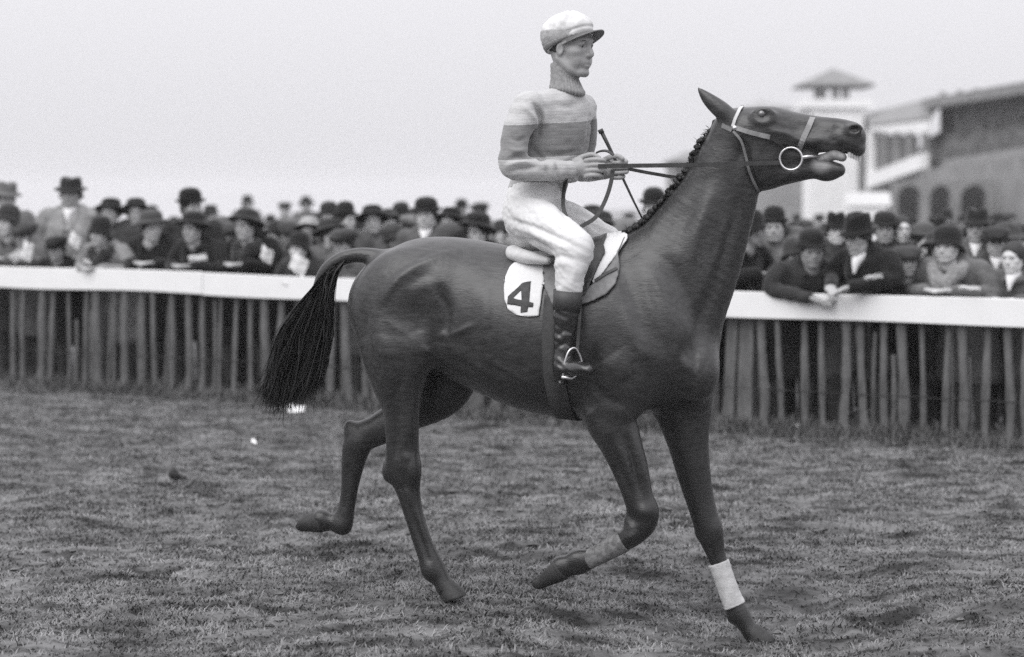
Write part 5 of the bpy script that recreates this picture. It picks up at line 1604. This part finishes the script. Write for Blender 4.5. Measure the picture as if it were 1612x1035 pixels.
variant('over', (0, -.27, 1.37), -.15, .18, (0, .14, .90), (0, -.08, 1.10), -.18, 1.22, arm_over(-1), arm_over(1))
print('variants', round(time.time() - T0, 1))

# hats, origin at the centre of the head, x forward
def hat_mesh(kind):
    n = 28; mb = MB()
    if kind == 'bowler': prof = [(.095, .030), (.118, .032), (.132, .044), (.134, .050), (.120, .046), (.100, .046), (.100, .075), (.096, .110), (.082, .138), (.055, .156), (.02, .163), (.004, .164)]
    elif kind == 'trilby': prof = [(.095, .028), (.125, .026), (.145, .030), (.147, .036), (.125, .036), (.102, .042), (.099, .075), (.094, .115), (.083, .142), (.055, .148), (.03, .138), (.004, .132)]
    elif kind == 'wide': prof = [(.095, .040), (.140, .026), (.165, .010), (.168, .014), (.142, .036), (.106, .052), (.104, .080), (.096, .112), (.070, .134), (.03, .142), (.004, .143)]
    elif kind == 'cloche': prof = [(.094, -.020), (.118, -.034), (.124, -.036), (.122, -.024), (.106, .000), (.104, .045), (.100, .090), (.080, .126), (.045, .142), (.004, .146)]
    else: prof = [(.096, .020), (.108, .022), (.128, .060), (.132, .085), (.110, .105), (.060, .118), (.004, .122)]       # flat cap
    mb.lathe(prof, n, (-.010, 0, 0), 1.04, .92)
    V = np.concatenate(mb.V)
    if kind == 'cloche':   # open face, deep behind
        f = np.clip(V[:, 0] / .1, -1, 1); V[:, 2] += np.where(V[:, 2] < .05, f * .040 * (1 - np.clip(V[:, 2], 0, .05) / .05), 0)
    if kind in ('trilby',): V[:, 2] -= np.where(V[:, 2] > .10, np.exp(-(V[:, 1] / .03) ** 2) * .022, 0); V[:, 2] -= np.where((np.hypot(V[:, 0], V[:, 1]) > .12), np.clip(V[:, 0], -.05, 1) * .14, 0)
    if kind == 'bowler': V[:, 2] += np.where(np.hypot(V[:, 0], V[:, 1]) > .115, np.abs(V[:, 1]) * .14 - .008, 0)
    if kind == 'wide': V[:, 2] += np.where(np.hypot(V[:, 0], V[:, 1]) > .12, np.clip(V[:, 0], -1, 1) * .22 + .004, 0)
    if kind == 'cap': V[:, 2] -= np.clip(V[:, 0], 0, 1) * .20; V[:, 0] += np.where(V[:, 2] < .04, np.clip(V[:, 0], 0, 1) * .35, 0)
    mb.V = [V]
    return mb.mesh('hat', True), float(V[:, 2].max())
HATS = {k: hat_mesh(k) for k in ('bowler', 'trilby', 'wide', 'cloche', 'cap')}
sho = MB().lathe([(.035, 0), (.052, .01), (.054, .035), (.045, .07), (.036, .10)], 12, (0, 0, 0), .85, 1.0)
Vs = np.concatenate(sho.V); Vs[:, 1] = np.where(Vs[:, 2] < .05, Vs[:, 1] * 1.9 - .06, Vs[:, 1]); sho.V = [Vs]
SHOE = sho.mesh('shoe', True); SHOE.materials.append(M_shoe)

_mm = {}
def mat_mesh(me, mat):
    """one shared mesh for each shape and cloth"""
    k = (me.name, mat.name)
    if k not in _mm:
        c = me.copy(); c.materials.clear(); c.materials.append(mat); _mm[k] = c
    return _mm[k]

EYEM = MB().lathe([(.0125 * math.sin(t), -.009 * math.cos(t)) for t in np.linspace(.05, math.pi - .05, 6)], 8).mesh('eye', True)
EYEM.materials.append(M_sp_hair)
def person(u, vtop, d, var, hat, hatm, coat, label, skin=1, yaw=0.0, extra=(), Y=None, group=None, small=False):
    if Y is None:
        k = (u - CU) / FPX
        F0 = FL[:2] + FNRM * d
        sl = FD[1] / FD[0]
        y = (F0[1] - F0[0] * sl) / (1 - k * sl)
    else: y = Y
    x = (u - CU) / FPX * y
    g0 = gz(x, y) if y < 40 else float(ground_low(np.array([x]), np.array([y]))[0])
    v_ = VAR[var]
    htop = HATS[hat][1] if hat else .115
    ztop = v_['hc'][2] + htop * .97
    s = (HC - (vtop - CV) * y / FPX - g0) / ztop
    s = float(np.clip(s, .80, 1.14))
    rz = (FANG if var.startswith(('lean', 'over')) else FANG * .4) + yaw
    if var.startswith(('lean', 'over')) and s < .95 and Y is None:      # a short person stands a little farther from the rail
        y += (.95 - s) * .55
        x = (u - CU) / FPX * y
    # the head, not the feet, stands in column u
    off = np.array([v_['hc'][0], v_['hc'][1]]) * s
    off = np.array([off[0] * math.cos(rz) - off[1] * math.sin(rz), off[0] * math.sin(rz) + off[1] * math.cos(rz)])
    if not small and var.startswith(('lean', 'over')):
        x, y = x - FD[0] * (off @ FD), y - FD[1] * (off @ FD)
    else: x, y = x - off[0], y - off[1]
    p = empty('person', (x, y, g0), rz, label, 'person', group)
    p.scale = (s * RNG.uniform(.92, 1.14), s * RNG.uniform(.95, 1.08), s)
    link('body', mat_mesh(v_['body'], SK[skin]), None, p)
    link('coat', mat_mesh(v_['coat'], CM[coat]), None, p)
    if 'bare' not in extra or True: link('hair', mat_mesh(v_['hair'], M_sp_hair), None, p)
    if not small:
        for sy in (-1, 1): link('eye', EYEM, None, p, loc=v_['hc'] + v_['R'] @ np.array((.079, .032 * sy, -.008)))
        link('trousers', mat_mesh(v_['legs'], M_trouser), None, p)
        for sx in (-1, 1): link('shoe', SHOE, None, p, loc=(sx * .11, v_['hip'][1] + .01, -.005), rot=(0, 0, sx * .2))
    if hat:
        R = Matrix(v_['R'].tolist())
        tilt = Matrix.Rotation(RNG.normal() * .05, 3, 'X') @ Matrix.Rotation(RNG.normal() * .06 - (.10 if hat in ('wide', 'cloche') else 0), 3, 'Y')
        link('hat', mat_mesh(HATS[hat][0], HM[hatm]), None, p, loc=v_['hc'], rot=(R @ tilt).to_euler(), scale=tuple(RNG.uniform(.93, 1.09, 3)))
    for e in extra:
        if e in ('furdark', 'furlight'): link('fur_collar', mat_mesh(v_['fur'], M_fur[e[3:]]), None, p)
        if e == 'shirt': link('shirt_front', mat_mesh(v_['shirt'], M_shirt), None, p)
    return p
PEOPLE = [
 (10, 287, 1.1, 'turn', 'trilby', 'grey', 'grey', 'man in grey soft hat standing at the far left edge', 1, 0, ()),
 (40, 322, .42, 'lean', 'cloche', 'dark', 'grey', 'grey coated spectator in dark close hat, leftmost leaning on the rail', 1, 0, ()),
 (66, 350, .50, 'lean', 'cap', 'dark', 'mid', 'short spectator in round dark cap just left of the tall man', 2, .2, ()),
 (111, 278, .85, 'stand', 'trilby', 'black', 'tweed', 'tall man in black trilby and grey tweed coat, highest head on the left', 2, .1, ('shirt',)),
 (112, 372, .36, 'lean', 'cap', 'black', 'black', 'black clad figure bent low over the rail in front of the tall man', 2, .3, ()),
 (174, 311, .95, 'stand', 'wide', 'black', 'mid', 'pale faced woman in broad black hat behind the scarfed woman', 0, 0, ()),
 (184, 340, .38, 'lean', 'cloche', 'black', 'tweed', 'woman in black close hat with dark fur collar and light coat at the rail', 1, .1, ('furdark',)),
 (214, 311, 1.15, 'turn', 'wide', 'dark', 'light', 'pale faced spectator in light coat right of the broad black hat', 0, -.4, ()),
 (263, 330, .55, 'leanturn', 'wide', 'grey', 'black', 'bowed figure in wide grey hat and black coat', 1, .3, ()),
 (301, 297, .85, 'turn', 'bowler', 'black', 'dark', 'man in black bowler and white collar looking to the right', 1, .2, ('shirt',)),
 (329, 332, .42, 'lean', 'wide', 'black', 'dark', 'woman in black brimmed hat with white card on the rail before her', 1, 0, ()),
 (413, 326, .50, 'lean', 'wide', 'dark', 'black', 'broad figure in wide dark hat and black fur collar resting on the rail', 1, 0, ('furdark',)),
 (368, 352, .75, 'stand', 'cap', 'dark', 'dark', 'low dark capped head between card holding woman and fur collared figure', 2, 0, ()),
 (455, 350, .9, 'stand', 'cap', 'dark', 'mid', 'capped spectator behind the white paper left of the tail', 2, .3, ()),
 (486, 343, .95, 'stand', 'wide', 'pale', 'grey', 'woman in hat with pale brim above the paper holding woman', 1, .2, ()),
 (494, 364, .38, 'lean', 'cloche', 'black', 'dark', 'woman in black close hat at the rail beside the horse tail', 0, .1, ()),
 (518, 318, 2.4, 'stand', 'bowler', 'dark', 'mid', 'man in dark bowler left of the bigger bowler above the tail', 1, 0, ()),
 (545, 318, 1.0, 'turn', 'bowler', 'black', 'mid', 'man in large black bowler right above the horse tail', 1, .3, ()),
 (587, 323, 1.3, 'stand', 'wide', 'black', 'mid', 'woman in black halo hat above the horse croup', 0, .2, ()),
 (565, 360, .45, 'lean', 'cap', 'dark', 'mid', 'capped spectator leaning just above the tail root', 2, 0, ()),
 (632, 318, 3.2, 'stand', 'bowler', 'dark', 'grey', 'man in small bowler left of the large bowler above the croup', 1, 0, ()),
 (620, 352, .9, 'turn', None, None, 'mid', 'bareheaded spectator in grey coat above the croup', 2, 1.2, ()),
 (671, 309, .95, 'stand', 'bowler', 'black', 'grey', 'man in large black bowler above the highest point of the croup', 1, 0, ('shirt',)),
 (709, 325, .60, 'stand', 'wide', 'black', 'dark', 'woman in drooping black hat above the horse loin', 1, -.2, ()),
 (772, 335, .55, 'lean', 'wide', 'black', 'dark', 'woman in flat black hat with fur collar just behind the jockey seat', 1, 0, ('furlight',)),
 (735, 352, .42, 'lean', 'cap', 'dark', 'grey', 'capped spectator at the rail left of the fur collared woman', 2, 0, ()),
 (806, 345, .6, 'stand', 'bowler', 'dark', 'dark', 'bowler hatted man half hidden behind the jockey seat', 1, 0, ()),
 (932, 323, .60, 'stand', 'wide', 'black', 'grey', 'woman in black hat seen between jockey thigh and rein loop', 1, 0, ()),
 (965, 333, .45, 'lean', 'wide', 'dark', 'mid', 'woman in curved dark hat just left of the whip', 1, .2, ()),
 (1029, 294, .80, 'stand', 'bowler', 'black', 'light', 'man in black bowler standing alone left of the horse neck', 0, 0, ()),
 (1000, 345, .5, 'lean', 'cap', 'grey', 'grey', 'grey capped spectator below the whip tip', 1, 0, ()),
 (1188, 329, .40, 'leanturn', 'cloche', 'black', 'black', 'black clad woman turned away beside the horse neck', 2, 1.3, ()),
 (1219, 326, .75, 'stand', 'bowler', 'black', 'grey', 'man in black bowler right of the horse neck', 0, 0, ()),
 (1293, 357, .36, 'over', 'bowler', 'black', 'dark', 'man in dark hat bending his head down over the rail', 2, .7, ()),
 (1316, 335, 1.1, 'stand', 'trilby', 'black', 'mid', 'man in black trilby behind the man bending down', 0, .2, ()),
 (1370, 338, .36, 'over', 'trilby', 'black', 'black', 'man in black hat and coat with arms hanging over the rail', 2, -.3, ('shirt',)),
 (1393, 331, 1.3, 'stand', 'bowler', 'black', 'dark', 'man in black bowler behind the man with arms over the rail', 1, 0, ()),
 (1419, 339, 1.4, 'stand', None, None, 'mid', 'bareheaded pale faced spectator right of two black hats', 0, .3, ()),
 (1440, 385, .40, 'lean', 'cap', 'dark', 'dark', 'low dark figure crouched at the rail left of the fur collared woman', 2, .5, ()),
 (1506, 353, .42, 'lean', 'cloche', 'black', 'mid', 'woman in black close hat with light fur collar at the right', 0, -.1, ('furlight',)),
 (1538, 328, .80, 'stand', 'trilby', 'black', 'grey', 'man in black trilby and white collar behind the fur collared woman', 1, -.2, ('shirt',)),
 (1568, 358, .70, 'stand', 'cap', 'dark', 'dark', 'capped man in dark coat right of the white collared man', 1, 0, ('shirt',)),
 (1607, 380, .40, 'lean', None, None, 'mid', 'bareheaded spectator leaning at the right edge of the photo', 0, -.2, ('shirt',)),
 (1640, 345, .6, 'stand', 'bowler', 'dark', 'mid', 'bowler hatted man cut off by the right edge', 1, 0, ()),
 (-25, 335, .5, 'lean', 'cap', 'dark', 'mid', 'capped spectator cut off by the left edge', 1, 0, ()),
]
for u, vt, d, var, hat, hm, coat, label, skin, yaw, extra in PEOPLE:
    person(u, vt, d, var, hat, hm, coat, label, skin, yaw, extra)
# small heads farther back
fill = [(25, 340, 1.5, 'stand', 'cap', 'grey', 'mid'), (78, 342, 1.3, 'turn', 'wide', 'dark', 'grey'), (150, 335, 1.6, 'stand', 'bowler', 'grey', 'mid'), (238, 338, 1.6, 'turn', 'trilby', 'dark', 'tweed'), (350, 340, 1.3, 'stand', 'wide', 'grey', 'mid'), (385, 345, 1.2, 'turn', 'cloche', 'dark', 'grey'),
        (436, 348, 1.4, 'stand', 'bowler', 'dark', 'mid'), (520, 345, .9, 'turn', 'wide', 'dark', 'grey'), (612, 330, 1.8, 'stand', 'wide', 'dark', 'tweed'), (650, 340, 1.5, 'turn', 'cap', 'grey', 'mid'), (740, 338, 1.4, 'stand', 'trilby', 'dark', 'grey'),
        (1172, 350, 1.2, 'stand', 'cap', 'dark', 'mid'), (1250, 356, .9, 'turn', 'wide', 'grey', 'grey'), (1268, 372, .5, 'leanturn', 'cloche', 'dark', 'mid'), (1340, 352, 1.5, 'stand', 'cap', 'grey', 'tweed'), (1455, 350, 1.3, 'turn', 'bowler', 'grey', 'mid'), (1478, 362, .8, 'stand', 'wide', 'dark', 'grey'), (1590, 352, 1.2, 'turn', 'trilby', 'grey', 'mid')]
HNAME = {'cap': 'flat cap', 'wide': 'brimmed hat', 'bowler': 'bowler', 'trilby': 'trilby', 'cloche': 'close hat'}
FILLW = ['between the two leftmost hats', 'left of the tall tweed man', 'right of the tall tweed man', 'left of the wide grey hat', 'right of the white card woman', 'left of the fur collared figure', 'right of the fur collared figure', 'behind the woman at the tail', 'above the start of the croup', 'left of the croup bowler',
         'behind the loin of the horse', 'against the horse neck', 'right of the neck bowler', 'left of the man bending down', 'beside the right hand bowler', 'left of the light fur collar', 'beside the light fur collar', 'near the right edge']
for (u, vt, d, var, hat, hm_, coat), w in zip(fill, FILLW):
    person(u, vt, d, var, hat, hm_, coat, '%s coated second row spectator in %s %s %s' % ({'mid': 'dark grey', 'grey': 'grey', 'tweed': 'tweed'}[coat], hm_, HNAME[hat], w), int(u) % 3, RNG.normal() * .4, ())
far = [(240, 324, 30), (332, 322, 26), (390, 308, 36), (448, 318, 32), (482, 310, 34), (727, 313, 30), (755, 319, 28), (275, 340, 26), (1475, 343, 19), (1450, 352, 18), (1600, 352, 17), (1572, 335, 22), (1246, 350, 20), (1268, 346, 24), (1345, 350, 19),
       (75, 338, 30), (425, 338, 30), (505, 335, 27), (600, 335, 30), (650, 330, 34), (690, 335, 26), (1330, 342, 26), (1490, 330, 26), (1255, 338, 34), (1290, 338, 34), (1430, 338, 28), (1515, 340, 30), (1590, 335, 30), (1555, 340, 26), (1210, 348, 26), (950, 340, 30), (990, 335, 34), (1060, 320, 30),
       (1232, 352, 16), (1262, 360, 15.6), (1305, 350, 17), (1355, 352, 17), (1405, 352, 17), (1435, 355, 16.5), (1465, 360, 16), (1495, 352, 17), (1520, 356, 18), (1553, 356, 16), (1585, 362, 15.5), (1612, 358, 16),
       (60, 345, 20), (95, 345, 21), (135, 342, 21), (200, 345, 20.5), (285, 345, 19.5), (318, 345, 20), (345, 350, 20.5), (400, 350, 20), (430, 352, 20), (470, 350, 19.5), (505, 352, 20), (530, 342, 19.5), (560, 340, 20), (605, 344, 20), (640, 342, 21), (695, 345, 19), (725, 342, 19), (750, 346, 20), (790, 346, 19)]
NEARBY = [(10, 'left edge man'), (111, 'tall tweed man'), (174, 'broad black hat'), (214, 'light coated spectator'), (263, 'wide grey hat'), (301, 'white collared bowler man'), (329, 'white card woman'), (413, 'fur collared figure'),
          (486, 'pale brimmed hat'), (545, 'tail bowler'), (587, 'halo hat'), (671, 'croup bowler'), (709, 'drooping black hat'), (772, 'flat black hat'), (932, 'rein loop hat'), (965, 'curved dark hat'), (1029, 'lone bowler'),
          (1219, 'neck bowler'), (1293, 'man bending down'), (1316, 'black trilby'), (1393, 'right hand bowler'), (1419, 'bareheaded pale face'), (1506, 'light fur collar'), (1538, 'white collared trilby man'), (1607, 'right edge bare head')]
HATN = {'cloche': 'close hat', 'bowler': 'bowler', 'trilby': 'trilby', 'cap': 'flat cap', 'wide': 'brimmed hat'}
seen = {}
for i, (u, vt, Y) in enumerate(far):
    hat = ('bowler', 'trilby', 'cloche', 'cap', 'wide', 'bowler', 'cap')[i % 7]; coat = ('mid', 'grey', 'dark', 'light')[(i + i // 4) % 4]
    q = min(NEARBY, key=lambda e: abs(e[0] - u))
    lab = '%s spectator in %s%s %s of the %s' % ('distant' if Y > 25 else 'blurred', {'mid': '', 'grey': 'grey coat and ', 'dark': 'dark coat and ', 'light': 'pale coat and '}[coat], HATN[hat], 'left' if u < q[0] else 'right', q[1])
    seen[lab] = seen.get(lab, 0) + 1
    if seen[lab] > 1: lab = lab.replace('spectator', ('smaller spectator', 'half hidden spectator', 'lower spectator')[seen[lab] - 2], 1)
    person(u, vt, 0, ('stand', 'turn')[i % 2], hat, ('black', 'dark')[i % 2], coat, lab, i % 3, RNG.normal() * .5, (), Y=Y, group='spectators farther back', small=True)
print('people', round(time.time() - T0, 1))

# race cards and papers in hands or on the rail
def card(u, v, w, h, rz, rx, fold_, label, d=-.10):
    q = fence_pt(u); y = q[1] + d; x = (u - CU) / FPX * y; z = HC - (v - CV) * y / FPX
    n = 5; V = []
    for i in range(n):
        for j in range(4):
            s = i / (n - 1) - .5
            V.append((w * s, fold_ * abs(s) + .006 * math.sin(j * 2 + i), h * (j / 3 - .5) + .004 * math.sin(i * 2.3)))
    F = [(i*4+j, (i+1)*4+j, (i+1)*4+j+1, i*4+j+1) for i in range(n - 1) for j in range(3)]
    o = MB().add(np.array(V), F).build('race_card', M_paper, None, loc=(x, y, z), rot=(rx, rz, FANG))
    m = o.modifiers.new('thickness', 'SOLIDIFY'); m.thickness = .003
    return tag(o, label, 'race card')
card(26, 404, .16, .09, -.5, .5, .03, 'half folded white paper held low at the left end of the rail', .02)
card(40, 396, .12, .17, .35, .1, .05, 'white race card held upright by the leftmost leaning spectator', -.02)
card(115, 379, .14, .12, .6, .2, .04, 'white paper held at the chest of the tall trilby man', .12)
card(137, 413, .09, .05, .2, .6, .0, 'small white paper lying on the rail below the tall man', -.03)
card(310, 407, .19, .055, -.12, .3, .02, 'long narrow white card held by the black hatted woman on the rail', -.06)
card(417, 402, .13, .13, .5, .3, .05, 'grey white leaflet held by the fur collared figure', -.04)
card(468, 417, .17, .15, .5, .1, .04, 'large white paper held at the rail left of the horse tail', -.04)
card(1526, 454, .15, .03, 0, .4, .0, 'thin pale card in front of the light fur collared woman', -.06)
card(1375, 437, .13, .04, -.2, .7, .0, 'pale card in the hands of the man with arms over the rail', -.14)
print('crowd', round(time.time() - T0, 1))
# ================================================================== the damp air between here and the hill
hm = bpy.data.materials.new('haze_air'); hm.use_nodes = True
t = hm.node_tree; t.nodes.remove(t.nodes['Principled BSDF'])
pv = t.nodes.new('ShaderNodeVolumePrincipled')
pv.inputs['Color'].default_value = (.95, .945, .96, 1); pv.inputs['Density'].default_value = .0007; pv.inputs['Anisotropy'].default_value = 0.0
t.links.new(pv.outputs[0], t.nodes['Material Output'].inputs['Volume'])
zlo = float(GZ.min()) - 1.5
hz = MB().box((0, 740, (zlo + 13) / 2), (3000, 1680, 13 - zlo)).build('haze', hm)
hz['kind'] = 'stuff'; hz['label'] = 'pale damp haze over the racecourse'; hz['category'] = 'haze'
